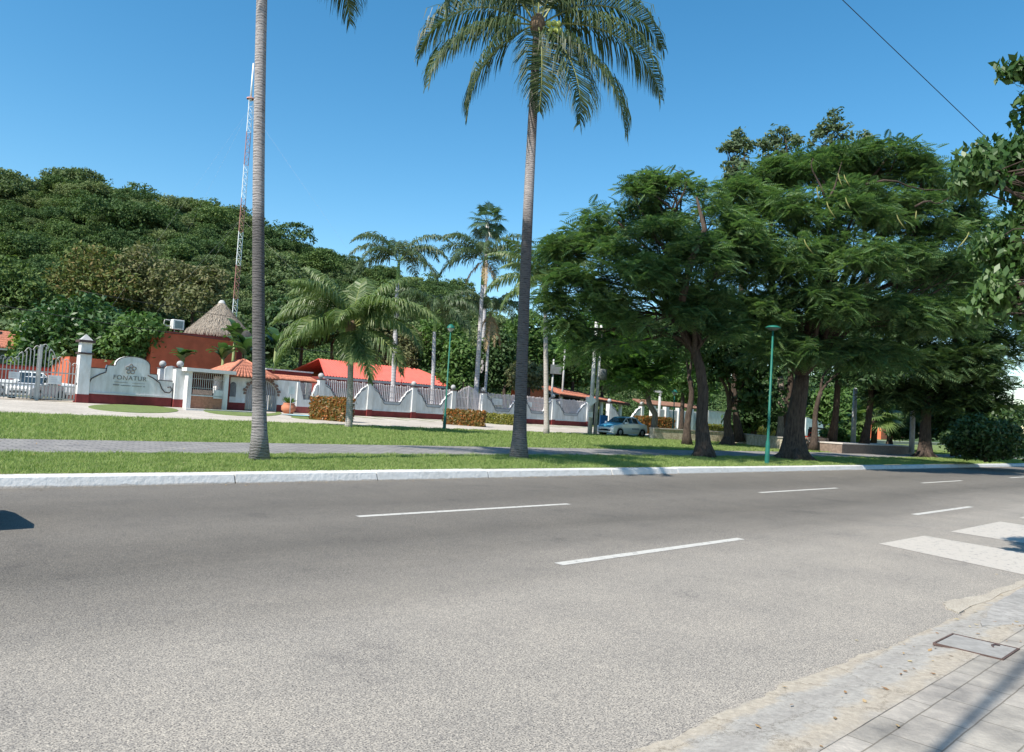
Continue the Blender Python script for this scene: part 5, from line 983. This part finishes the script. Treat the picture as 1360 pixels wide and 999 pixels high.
royal(631, 378, 641, 72, 'royal palm with grey trunk and full crown below the tall fan palm', 5.0, shaft=2.3, dead=[(-80, -40, .7, .6), (-20, -50, .5, .6), (200, -40, .7, .55)], seed=3); royal(643, 432, 650, 74, 'leaning companion royal palm with brown dry fronds at its crown', 4.0, n=9, r=.15, dead=[(-60, -60, .4, .8), (-100, -70, .3, .9), (20, -60, .4, .8), (180, -60, .4, .7)], seed=4)
b0 = G(726, 577); t0 = PD(724, 380, b0[1]); fr = [(180, 30, 1.7, 1), (200, 0, 1.5, .9), (-5, 35, 1.6, 1), (-40, 50, 1.4, 1), (-90, 65, 1.1, 1), (40, 40, 1.5, 1), (90, 45, 1.5, 1), (140, 55, 1.4, 1), (215, 65, 1.2, 1), (170, 60, 1.3, 1.05), (10, 75, .8, 1), (-120, 20, 1.6, .9)]
palm('coconut_palm', 'slender pale trunked coconut palm on the driveway edge right of the thick trunk', b0, t0, .17, .13, pale_bark, coco_leaf2, frond_stem, rg, fr, 4.4, 1.2, 84, .9, .07, flare=1.3)
fan_m = leafmat('fan_leaf', (.035, .075, .04), (.07, .12, .06), (.12, .18, .09), .8, .3, .35, .5); d = 88.
b0 = PD(641, 520, d); b0[2] = .7; t0 = PD(647.5, 296, d); fan_palm('fan_palm', 'very tall thin fan palm standing above all the palms behind the wall', b0, t0, .26, .18, 24, 1.35, 1.45, fan_m, smooth_grey, np.random.default_rng(6), 'fan palms')
fan_lt = leafmat('light_fan_leaf', (.08, .15, .04), (.15, .22, .07), (.22, .28, .10), .8, .4, .35, .5)
b0 = G(1160, 598); t0 = PD(1162, 558, b0[1]); fan_palm('fan_palm', 'short sunlit fan palm growing in the low planter under the dark trees', b0, t0, .26, .24, 26, 1.35, 1.35, fan_lt, bark_brown, np.random.default_rng(8), 'fan palms', -.3, 1.4)
# ================================================================== TREES
rg = np.random.default_rng(50)
gA = G(935, 608); dA = gA[1]; D = dA
LA = [lobe(752, 335, 28, 18, D), lobe(785, 322, 34, 22, D + 1), lobe(818, 292, 34, 20, D + 1), lobe(842, 262, 26, 14, D), lobe(868, 245, 24, 12, D), lobe(852, 300, 40, 26, D + 1), lobe(905, 258, 34, 18, D), lobe(880, 322, 46, 30, D - 1.5), lobe(935, 285, 40, 26, D), lobe(812, 352, 40, 26, D - .5), lobe(768, 378, 34, 22, D - .5), lobe(742, 402, 22, 18, D), lobe(860, 378, 50, 30, D - 2), lobe(925, 350, 44, 34, D - 1.5), lobe(800, 412, 44, 24, D - .5), lobe(752, 440, 24, 18, D), lobe(872, 425, 46, 26, D - 1.5), lobe(935, 410, 42, 30, D - 1), lobe(812, 458, 34, 18, D), lobe(970, 330, 40, 40, D), lobe(900, 462, 30, 18, D + 1.5), lobe(965, 440, 34, 24, D - .5)]
def dead_twigs(mb, W):
    r5 = np.random.default_rng(3)
    for px, py in ((890, 222), (876, 226), (905, 232), (884, 235)): mb.tube(bend(W(PD(893, 285, D - .5)), W(PD(px, py, D - .5)), .12, r5, 6), [.07, .05, .04, .03, .02, .008], 5)
    mb.tube([W(PD(905, 400, D - 2.2)), W(PD(918, 345, D - 2.5)), W(PD(936, 305, D - 2.3)), W(PD(925, 262, D - 2))], [.17, .14, .11, .04], 8)
tree('flame_tree', 'large feathery flame tree with flared forked trunk left of the green lamp', gA, PD(922, 468, D), LA, 'pinnate', pinn_leaf, bark_brown, .28, rg, 'big feathery flame trees', ncl=2500, gap=.42, nlf=8, ll=.62, rc=.26, branches=6, flare=1.9, extra=dead_twigs, droop=.3, roots=6, inner=.3,
     tr_pts=[gA - (0, 0, .1), gA + (.0, 0, .25), PD(934, 590, D), PD(932, 560, D), PD(934, 520, D), PD(930, 490, D), PD(922, 462, D)])
gB = G(1055, 611); D2 = gB[1]
LB = [lobe(985, 268, 40, 24, D2), lobe(1020, 240, 36, 22, D2 + 2), lobe(1070, 228, 44, 22, D2 + 1), lobe(1125, 222, 42, 20, D2 + 1), lobe(1175, 215, 44, 22, D2), lobe(1225, 235, 42, 22, D2), lobe(1268, 265, 38, 24, D2 + 1), lobe(1295, 300, 30, 26, D2 + 1), lobe(1010, 305, 50, 34, D2 - 1), lobe(1070, 290, 52, 34, D2 - 2), lobe(1135, 280, 52, 32, D2 - 2), lobe(1200, 290, 50, 30, D2 - 1), lobe(1250, 320, 42, 30, D2), lobe(1000, 365, 48, 30, D2 - 2), lobe(1060, 355, 54, 34, D2 - 3), lobe(1130, 350, 54, 34, D2 - 3), lobe(1195, 355, 48, 30, D2 - 1), lobe(1265, 375, 40, 30, D2), lobe(1000, 420, 50, 26, D2 - 2), lobe(1065, 415, 54, 28, D2 - 3), lobe(1130, 415, 54, 30, D2 - 3), lobe(1190, 425, 46, 30, D2 - 1), lobe(1250, 430, 44, 28, D2), lobe(1035, 468, 46, 22, D2 - 2), lobe(1100, 470, 50, 24, D2 - 1), lobe(1160, 478, 42, 24, D2)]
def pale_twigs(mb, W):
    r5 = np.random.default_rng(8)
    for a, b_ in (((990, 368), (1010, 325)), ((1095, 262), (1080, 210)), ((1100, 265), (1118, 215)), ((1150, 245), (1260, 252)), ((1215, 275), (1262, 262))): mb.tube(bend(W(PD(*a, D2 - 3)), W(PD(*b_, D2 - 3)), .08, r5, 6), [.06, .05, .04, .03, .025, .012], 5)
tree('flame_tree', 'biggest feathery flame tree with the thickest trunk, right of the green lamp by the kerb', gB, PD(1065, 500, D2), LB, 'pinnate', pinn_leaf, bark_brown, .48, rg, 'big feathery flame trees', ncl=4300, gap=.30, nlf=8, ll=.66, rc=.28, branches=5, flare=1.8, extra=pale_twigs, droop=.3, roots=7, inner=.3)
r5 = random.Random(5); treeB = [o for o in COL.objects if o.get('label', '').startswith('biggest feathery')][0]
podm = mat('seed_pod', (.20, .20, .07), .7, .3)
for px, py, l_ in ((1085, 248, .6), (1113, 230, .6), (1121, 232, .5), (1098, 268, .7), (1123, 262, .5), (1191, 285, .6), (1287, 308, .7), (1217, 280, .4), (1068, 318, .6)):
    q = PD(px, py, D2 - 5.2) - gB; a = r5.uniform(-.5, .5); MB().tube([q, q + (a * .15, 0, -.3 * l_), q + (a * .5, 0, -.65 * l_), q + (a * .95, 0, -l_)], [.012, .026, .028, .01], 6).build('seed_pod', podm, treeB)
gC = G(1228, 606); gC = np.array([*xy(48, 17.2), .24]); gC = G(1228, 607.5); D3 = gC[1]
LC = [lobe(1175, 440, 50, 34, D3), lobe(1240, 435, 56, 36, D3), lobe(1300, 420, 46, 36, D3), lobe(1215, 490, 50, 28, D3 - 1), lobe(1275, 490, 46, 30, D3 - 1), lobe(1322, 462, 30, 28, D3), lobe(1310, 360, 40, 34, D3 + 2), lobe(1245, 375, 54, 34, D3 + 2), lobe(1300, 520, 36, 26, D3 - 1), lobe(1262, 535, 40, 24, D3), lobe(1190, 525, 36, 20, D3 + 1), lobe(1318, 550, 26, 18, D3 - 1)]
tree('shade_tree', 'dark dense shade tree with near black trunk at the right end of the kerb', gC, PD(1232, 520, D3), LC, 'pinnate', leafmat('deep_feather_leaf', (.036, .074, .034), (.07, .12, .045), (.12, .16, .055), .4, .3, .6, .2), bark_brown, .42, rg, ncl=1900, nlf=7, ll=1.05, rc=.4, branches=4, inner=.35, roots=5)
gD = G(868, 582); D4 = gD[1]
tree('small_tree', 'small light green feathery tree with pale leaning trunk right of the car', gD, PD(862, 525, D4), [lobe(825, 470, 42, 30, D4), lobe(868, 455, 42, 34, D4), lobe(905, 478, 32, 28, D4), lobe(795, 440, 34, 28, D4), lobe(845, 505, 36, 18, D4), lobe(780, 470, 26, 20, D4)], 'pinnate', pinn_light, bark_grey, .26, rg, ncl=650, nlf=7, ll=1.15, rc=.5, branches=6, roots=4,
     tr_pts=[gD - (0, 0, .1), gD + (.05, 0, .3), PD(869, 566, D4), PD(870, 550, D4), PD(863, 538, D4), PD(859, 524, D4)])
gE = G(966, 592); D5 = gE[1]
tree('shade_tree', 'dark broad leaved tree with slim trunk between the forked trunk and the green lamp', gE, PD(968, 545, D5), [lobe(965, 500, 36, 34, D5), lobe(1005, 490, 38, 34, D5), lobe(1010, 535, 30, 18, D5), lobe(940, 470, 34, 34, D5), lobe(985, 450, 40, 30, D5)], 'broad', dark_leaf, bark_brown, .3, rg, ncl=420, nlf=14, ll=.5, rc=.7, branches=5, roots=4)
tree('shade_tree', 'second slanting dark trunk just behind the forked flame tree', PD(913, 588, 47) * (1, 1, 0) + (0, 0, .42), PD(915, 500, 47), [lobe(905, 440, 36, 32, 47), lobe(940, 415, 36, 34, 47)], 'broad', dark_leaf, bark_brown, .2, rg, ncl=220, nlf=14, ll=.45, rc=.6, branches=5)
tree('shade_tree', 'pale brown trunk seen between the green lamp and the thickest trunk', PD(1037, 590, 56) * (1, 1, 0) + (0, 0, .45), PD(1036, 500, 56), [lobe(1035, 450, 60, 34, 56), lobe(1085, 470, 40, 30, 56)], 'broad', dark_leaf, bark_grey, .3, rg, ncl=300, nlf=14, ll=.5, rc=.7, branches=5)
tree('shade_tree', 'dark double trunk behind the thickest trunk', PD(1080, 590, 52) * (1, 1, 0) + (0, 0, .45), PD(1090, 520, 52), [lobe(1110, 470, 50, 34, 52), lobe(1150, 500, 36, 24, 52)], 'broad', dark_leaf, bark_brown, .2, rg, ncl=260, nlf=14, ll=.45, rc=.7, branches=5)
for px, py, rx, ry, lab in ((978, 205, 18, 24, 'left wispy blue green treetop above the flame trees'), (1035, 198, 26, 22, 'middle wispy blue green treetop above the flame trees'), (1105, 188, 26, 30, 'tallest wispy treetop at the top of the dark trees'), (1148, 205, 17, 20, 'rightmost wispy treetop above the dark trees')):
    d = 56.; b_ = PD(px + (6 if px < 1000 else 0), 560, d); b_[2] = .7
    tree('wispy_tree', lab, b_, PD(px, py + ry + 26, d), [lobe(px - rx * .6, py - 2, rx * .55, ry * .5, d), lobe(px + rx * .6, py - ry * .3, rx * .6, ry * .45, d), lobe(px, py + ry * .7, rx * .9, ry * .5, d), lobe(px + rx * .1, py - ry * 1.05, rx * .4, ry * .3, d), lobe(px - rx * .3, py - ry * .55, rx * .4, ry * .3, d), lobe(px, py + ry + 18, rx * 1.3, 18, d)], 'broad', euca_leaf, bark_brown, .22, rg, 'wispy treetops', ncl=170, nlf=15, ll=.36, rc=.42, branches=5, inner=.2)
# big-leaved tree at the near right
D6 = 10.2; gN = np.array([9.3, 8.2, .05])
LN = [lobe(1312, 215, 34, 22, D6), lobe(1350, 208, 30, 20, D6), lobe(1288, 248, 18, 16, D6 + .2), lobe(1300, 232, 24, 22, D6 - .2), lobe(1365, 232, 20, 14, D6), lobe(1357, 285, 20, 28, D6), lobe(1340, 320, 22, 22, D6 - .2), lobe(1318, 335, 18, 14, D6), lobe(1352, 355, 26, 26, D6), lobe(1322, 385, 22, 18, D6 - .2), lobe(1305, 410, 13, 13, D6), lobe(1345, 398, 20, 16, D6), lobe(1352, 92, 14, 6, D6), lobe(1400, 250, 45, 60, D6), lobe(1410, 350, 50, 50, D6), lobe(1400, 150, 40, 50, D6), lobe(1470, 190, 60, 60, D6), lobe(1480, 330, 70, 60, D6), lobe(1560, 260, 70, 70, D6 - .5), lobe(1460, 90, 60, 50, D6), lobe(1560, 130, 70, 60, D6), lobe(1500, 420, 60, 40, D6), lobe(1362, 425, 10, 22, D6)]
tree('ovate_leaf_tree', 'near tree with glossy oval leaves whose branches hang in at the right edge', gN, np.array([9.0, 8.9, 2.9]), LN, 'broad', near_leaf, bark_brown, .15, rg, ncl=2100, nlf=15, ll=.14, rc=.2, branches=4, inner=.4, droop=1.0, lower=-1)
# trees behind gate, buildings, and lower hillside
def bt(px, pyb, lobes_, d, leafm, label, name='bushy_tree', grp='trees behind the buildings', ncl=260, nlf=14, ll=.55, rc=.8, r0=.25, kind='broad', inner=.2, seed=None, droop=.3):
    b_ = PD(px, pyb, d); b_[2] = max(.5, float(hill_h(np.array(math.atan2(b_[0], d)), np.array(math.hypot(b_[0], d)))) if math.hypot(b_[0], d) > 92 else .6)
    L = [lobe(*l, d + rg.uniform(-1.5, 1.5)) for l in lobes_]; zc_ = min(l[0][2] - l[1][2] * .4 for l in L); zc_ = max(zc_, b_[2] + 1.2)
    return tree(name, label, b_, (b_[0], b_[1], zc_), L, kind, leafm, bark_brown, r0, rg, grp, ncl=ncl, nlf=nlf, ll=ll, rc=rc, branches=4, inner=inner, droop=droop, lower=-.9)
bt(95, 520, [(70, 440, 38, 32), (110, 425, 42, 30), (150, 445, 38, 30), (120, 470, 48, 26), (60, 475, 30, 26), (85, 505, 34, 18), (40, 455, 16, 20), (150, 490, 40, 14)], 60, leafmat('big_dark_leaf', (.02, .06, .015), (.05, .11, .025), (.10, .17, .05), .4, .25), 'broad leaved dark green tree directly behind the gate pillar', ncl=900, nlf=12, ll=.5)
bt(190, 520, [(185, 440, 26, 20), (205, 455, 20, 22), (170, 460, 26, 22)], 58, mid_leaf, 'lighter leafy tree between the sign wall and the terracotta building', ncl=330, ll=.42)
bt(38, 500, [(35, 452, 14, 18), (45, 480, 16, 20), (30, 475, 10, 16)], 63, leafmat('yellow_green_leaf', (.09, .16, .02), (.16, .24, .04), None, .5, .35), 'yellow green bushy tree left of the dark tree', ncl=160, ll=.45)
bt(130, 420, [(125, 350, 32, 22), (100, 375, 36, 24), (150, 385, 36, 24), (120, 400, 40, 18)], 98, redt_leaf, 'tree flecked with orange red flowers at the foot of the hill', ncl=420, ll=.6, rc=1.)
bt(195, 420, [(190, 345, 24, 18), (180, 375, 34, 26), (210, 395, 30, 22)], 100, olive_leaf, 'pale olive tree right of the red flecked one', ncl=330, ll=.6, rc=1.)
bt(255, 420, [(235, 372, 30, 22), (270, 378, 28, 20), (255, 400, 34, 18), (285, 372, 16, 16)], 97, olive_leaf, 'pale olive tree above the left side of the thatch', ncl=360, ll=.6, rc=1.)
bt(20, 430, [(15, 370, 34, 26), (40, 395, 28, 22), (5, 400, 30, 24)], 95, fm[0], 'dark rounded tree at the left edge below the hill', ncl=330, ll=.6, rc=1.)
k = 0
mids = [(590, 500, [(585, 450, 30, 26), (560, 470, 26, 20)], 86, 1), (670, 515, [(665, 470, 24, 26), (680, 500, 22, 16), (655, 505, 16, 14)], 84, 0), (615, 525, [(610, 480, 22, 26), (600, 510, 20, 16)], 82, 1), (710, 515, [(700, 440, 28, 26), (715, 470, 26, 24)], 90, 1),
        (760, 520, [(755, 470, 28, 24), (770, 495, 24, 18), (740, 500, 18, 14)], 92, 1), (800, 520, [(800, 480, 26, 26), (815, 505, 24, 16)], 95, 1), (700, 520, [(700, 500, 22, 18)], 80, 2), (545, 495, [(540, 460, 22, 22), (530, 480, 18, 14)], 84, 2), (400, 470, [(385, 420, 26, 24), (400, 445, 26, 20), (420, 400, 26, 24)], 82, 0), (440, 470, [(450, 430, 30, 26), (480, 450, 24, 20)], 84, 0),
        (905, 545, [(900, 520, 30, 16), (930, 515, 24, 18)], 100, 1), (1110, 575, [(1100, 540, 24, 20), (1120, 555, 20, 14)], 75, 1), (1135, 575, [(1145, 530, 24, 16)], 85, 1), (350, 470, [(365, 440, 20, 26), (345, 455, 24, 20)], 74, 0), (600, 430, [(595, 420, 26, 20)], 96, 0), (505, 480, [(500, 440, 22, 20)], 84, 2)]
lbs = {0: 'dark', 1: 'bright green', 2: 'olive'}
where = ['bushy tree beneath the royal palm just left of the domed lamp', 'bushy tree left of the thick palm trunk', 'rounded bush right of the domed lamp', 'tree crown right behind the upper thick trunk', 'bushy tree above the tiled shelter', 'bushy tree over the twin utility pole', 'low bush behind the orange kiosk', 'low tree above the red metal roof', 'tree behind the left fronds of the short coconut palm', 'tree behind the crown of the short coconut palm', 'bushy tree above the white slat fence', 'bush by the long white wall', 'bush left of the short fan palm', 'tree just right of the left tall palm trunk', 'tree behind the slim whitish royal palm', 'tree between the short coconut and the first royal palm']
mids += [(1000, 580, [(1005, 545, 26, 18), (985, 560, 18, 12)], 66, 0), (1035, 580, [(1040, 520, 30, 26), (1035, 555, 20, 16)], 70, 0), (1180, 590, [(1185, 545, 28, 22), (1200, 570, 16, 12)], 72, 0), (1225, 592, [(1240, 560, 26, 20)], 68, 0), (1270, 592, [(1275, 565, 26, 20), (1255, 548, 20, 16)], 62, 0), (1110, 585, [(1125, 575, 16, 10)], 66, 1), (905, 560, [(895, 500, 26, 20), (925, 505, 20, 18)], 84, 1)]
mids += [(1095, 560, [(1095, 505, 34, 24), (1130, 515, 26, 20), (1070, 520, 24, 20)], 92, 0), (1160, 560, [(1165, 510, 34, 22)], 95, 1), (1015, 560, [(1015, 515, 30, 22)], 95, 1)]
where += ['bush behind the yellow green hedge', 'tree mass behind the green lamp', 'bush right of the short fan palm', 'bush behind the dark right trunk', 'bush left of the large dark shrub', 'low bush at the foot of the long white wall', 'tree crown between the leaning tree and the forked trunk', 'tree mass right behind the thickest trunk', 'tree mass behind the short fan palm', 'tree mass left of the thickest trunk']
for (px, py, L, d, m_), wh in zip(mids, where): bt(px, py, L, d, [dark_leaf, mid_leaf, olive_leaf][m_], lbs[m_] + ' ' + wh, ncl=170 * len(L), ll=.5, rc=.75)
bt(1310, 600, [(1300, 575, 30, 20), (1330, 580, 26, 18), (1280, 586, 26, 14), (1335, 562, 20, 14), (1352, 590, 16, 12), (1300, 599, 34, 9), (1335, 600, 26, 8)], 46, leafmat('shrub_leaf', (.022, .055, .015), (.05, .09, .025), (.10, .15, .04), .6, .25), 'large dark shrub at the right end of the lawn', 'shrub', ncl=720, ll=.28, rc=.4, grp='shrubs', r0=.07)
bt(1075, 595, [(1112, 578, 18, 10)], 62, mid_leaf, 'pale green shrub right of the red thing', 'shrub', ncl=90, ll=.35, rc=.4, grp='shrubs')
bt(1350, 560, [(1352, 556, 20, 12), (1395, 550, 40, 20)], 120, mid_leaf, 'distant bright trees under the patch of sky at the right edge', ncl=260, ll=.6)
# banana-like plants by the hut
def bigleaf(px, py, d, n, L, label, seed, z0=None):
    L *= .72; n += 3
    rg = np.random.default_rng(seed); b_ = PD(px, py, d); b_[2] = .65 if z0 is None else z0; h = max(.8, PD(px, py, d)[2] - b_[2]); o = empty('banana_plant', b_, 0, label, 'banana plant', 'banana plants by the hut')
    MB().tube([(0, 0, -.1), (.05, 0, h)], [.16, .09], 8).build('stem', mat('banana_stem', (.2, .24, .1), .7, .2), o)
    for k in range(n):
        az_ = rg.uniform(0, 6.28); el = rg.uniform(.7, 1.35); p0 = np.array([.05, 0, h * rg.uniform(.85, 1)]); mb = MB(); pts = [p0]; e_ = el
        for j in range(8): e_ = el - 1.5 * (j / 8) ** 1.5; pts.append(pts[-1] + L / 8 * np.array([math.cos(az_) * math.cos(e_), math.sin(az_) * math.cos(e_), math.sin(e_)]))
        sd = np.array([-math.sin(az_), math.cos(az_), 0]); vs = []
        for j, p in enumerate(pts): w = .36 * math.sin(math.pi * min(1, .08 + .9 * j / 8)) ** .7; vs += [p - sd * w + (0, 0, .06), p, p + sd * w + (0, 0, .06)]
        mb.add(vs, [(3 * j + a, 3 * j + a + 1, 3 * j + a + 4, 3 * j + a + 3) for j in range(8) for a in (0, 1)], 0, True); mb.build('leaf', leafmat('banana_leaf', (.04, .09, .03), (.075, .14, .045), (.12, .19, .06), .8, .35, .35, .5), o)
bigleaf(296, 470, 56, 9, 2.0, 'banana plant in front of the red wall left of its fellow', 1); bigleaf(326, 462, 58, 11, 2.6, 'tall banana plant right of the thatched hut beside the tall trunk', 2); bigleaf(243, 470, 56, 8, 1.5, 'small banana plant below the air conditioner', 3); bigleaf(366, 455, 60, 10, 2.6, 'banana plant right of the tall left palm trunk', 4); bigleaf(312, 440, 60, 8, 2.2, 'banana plant touching the lower thatch', 5)
# red thing in the park and far small bits
p = G(1083, 596); o = empty('red_kart', p + (0, .8, .55), .4, 'small bright red cart standing on the round planter', 'cart'); MB().slab([(-.8, -.3), (.8, -.3), (.9, .1), (.6, .4), (-.7, .4), (-.95, .1)], .12, .38).build('body', mat('bright_red', (.6, .05, .03), .4, .05), o, bevel=.03); MB().tube([(-.3, 0, .38), (-.25, 0, .65), (.25, 0, .65), (.35, 0, .38)], .05, 6).build('handle_bar', mat('bright_red', (.6, .05, .03)), o)
for sx in (-.6, .6):
    MB().lathe([(.02, -.08), (.17, -.08), (.17, .08), (.02, .08)], (sx, -.34, .17), 14, axis='y').build('wheel', rubber, o)
p0 = G(1150, 594); o = empty('orange_building', (*xy(SW(1170, 60), 60), .65), ROT, 'orange building seen in the shade below the dark trees at right', 'building'); MB().box(0, 40, 0, 6, 0, 3.4).build('wall', mat('orange_stucco', (.62, .17, .08)), o); MB().box(-.3, 40.3, -.3, 6.3, 3.4, 3.65).build('roof_slab', conc_grey, o)
for k in range(6): MB().box(3 + k * 6, 5.5 + k * 6, -.03, 0, .9, 2.6).build('window', dglass, o)
for px, d, lab in ((1133, 60, 'thin grey pole left of the short fan palm'), (1211, 58, 'leaning pale post beside the dark right trunk')):
    b_ = PD(px, 590, d); o = empty('grey_post', (b_[0], b_[1], .45), 0, lab, 'post'); MB().tube([(0, 0, 0), (0, 0, 4.6)], [.2, .15], 10).build('shaft', conc_grey, o); MB().ball((0, 0, 4.6), .17).build('cap', conc_grey, o)
a, b_ = PD(1344, 560, 130), PD(1346, 528, 130); o = empty('distant_light_pole', (a[0], a[1], .7), 0, 'tiny white light pole under the patch of sky at the right edge', 'light pole'); MB().tube([(0, 0, 0), (0, 0, b_[2])], .12, 6).build('shaft', white_wall, o); MB().box(-.2, 1.2, -.1, .1, b_[2], b_[2] + .25).build('lamp_head', white_wall, o)
# ================================================================== LIGHT, SKY, CAMERA
SUN_AZ = math.radians(43.2 + 180); SUN_EL = math.radians(50)
w = bpy.data.worlds.new('World'); SC.world = w; w.use_nodes = True; nt = w.node_tree; bg = nt.nodes['Background']
sk_ = nt.nodes.new('ShaderNodeTexSky'); sk_.sky_type = 'NISHITA'; sk_.sun_disc = False; sk_.sun_elevation = SUN_EL; sk_.sun_rotation = SUN_AZ; sk_.altitude = 0; sk_.air_density = 1.; sk_.dust_density = .2; sk_.ozone_density = 1.
hs_ = nt.nodes.new('ShaderNodeHueSaturation'); hs_.inputs['Saturation'].default_value = 1.36; hs_.inputs['Hue'].default_value = .489
nt.links.new(sk_.outputs[0], hs_.inputs['Color']); nt.links.new(hs_.outputs[0], bg.inputs[0]); bg.inputs[1].default_value = .118
ld = bpy.data.lights.new('sun', 'SUN'); ld.energy = 4.9; ld.angle = math.radians(.53); ld.color = (1, .94, .84); lo_ = bpy.data.objects.new('sun', ld); COL.objects.link(lo_)
sv = Vector((math.sin(SUN_AZ) * math.cos(SUN_EL), math.cos(SUN_AZ) * math.cos(SUN_EL), math.sin(SUN_EL))); lo_.rotation_euler = sv.to_track_quat('Z', 'Y').to_euler()
cd = bpy.data.cameras.new('camera'); cam = bpy.data.objects.new('camera', cd); COL.objects.link(cam); SC.camera = cam
cam.matrix_world = Matrix(((RC[0], UC[0], -FW[0], 0), (RC[1], UC[1], -FW[1], 0), (RC[2], UC[2], -FW[2], EYE), (0, 0, 0, 1)))
cd.sensor_width = 36; cd.lens = 36 * F_ / 1360; cd.clip_end = 4000; cd.clip_start = .05
SC.view_settings.view_transform = 'Standard'; SC.view_settings.look = 'None'; SC.view_settings.exposure = .70; SC.view_settings.gamma = 1
SC.cycles.max_bounces = 6; SC.cycles.transparent_max_bounces = 4
print('tris approx', sum(len(m.polygons) for m in bpy.data.meshes))
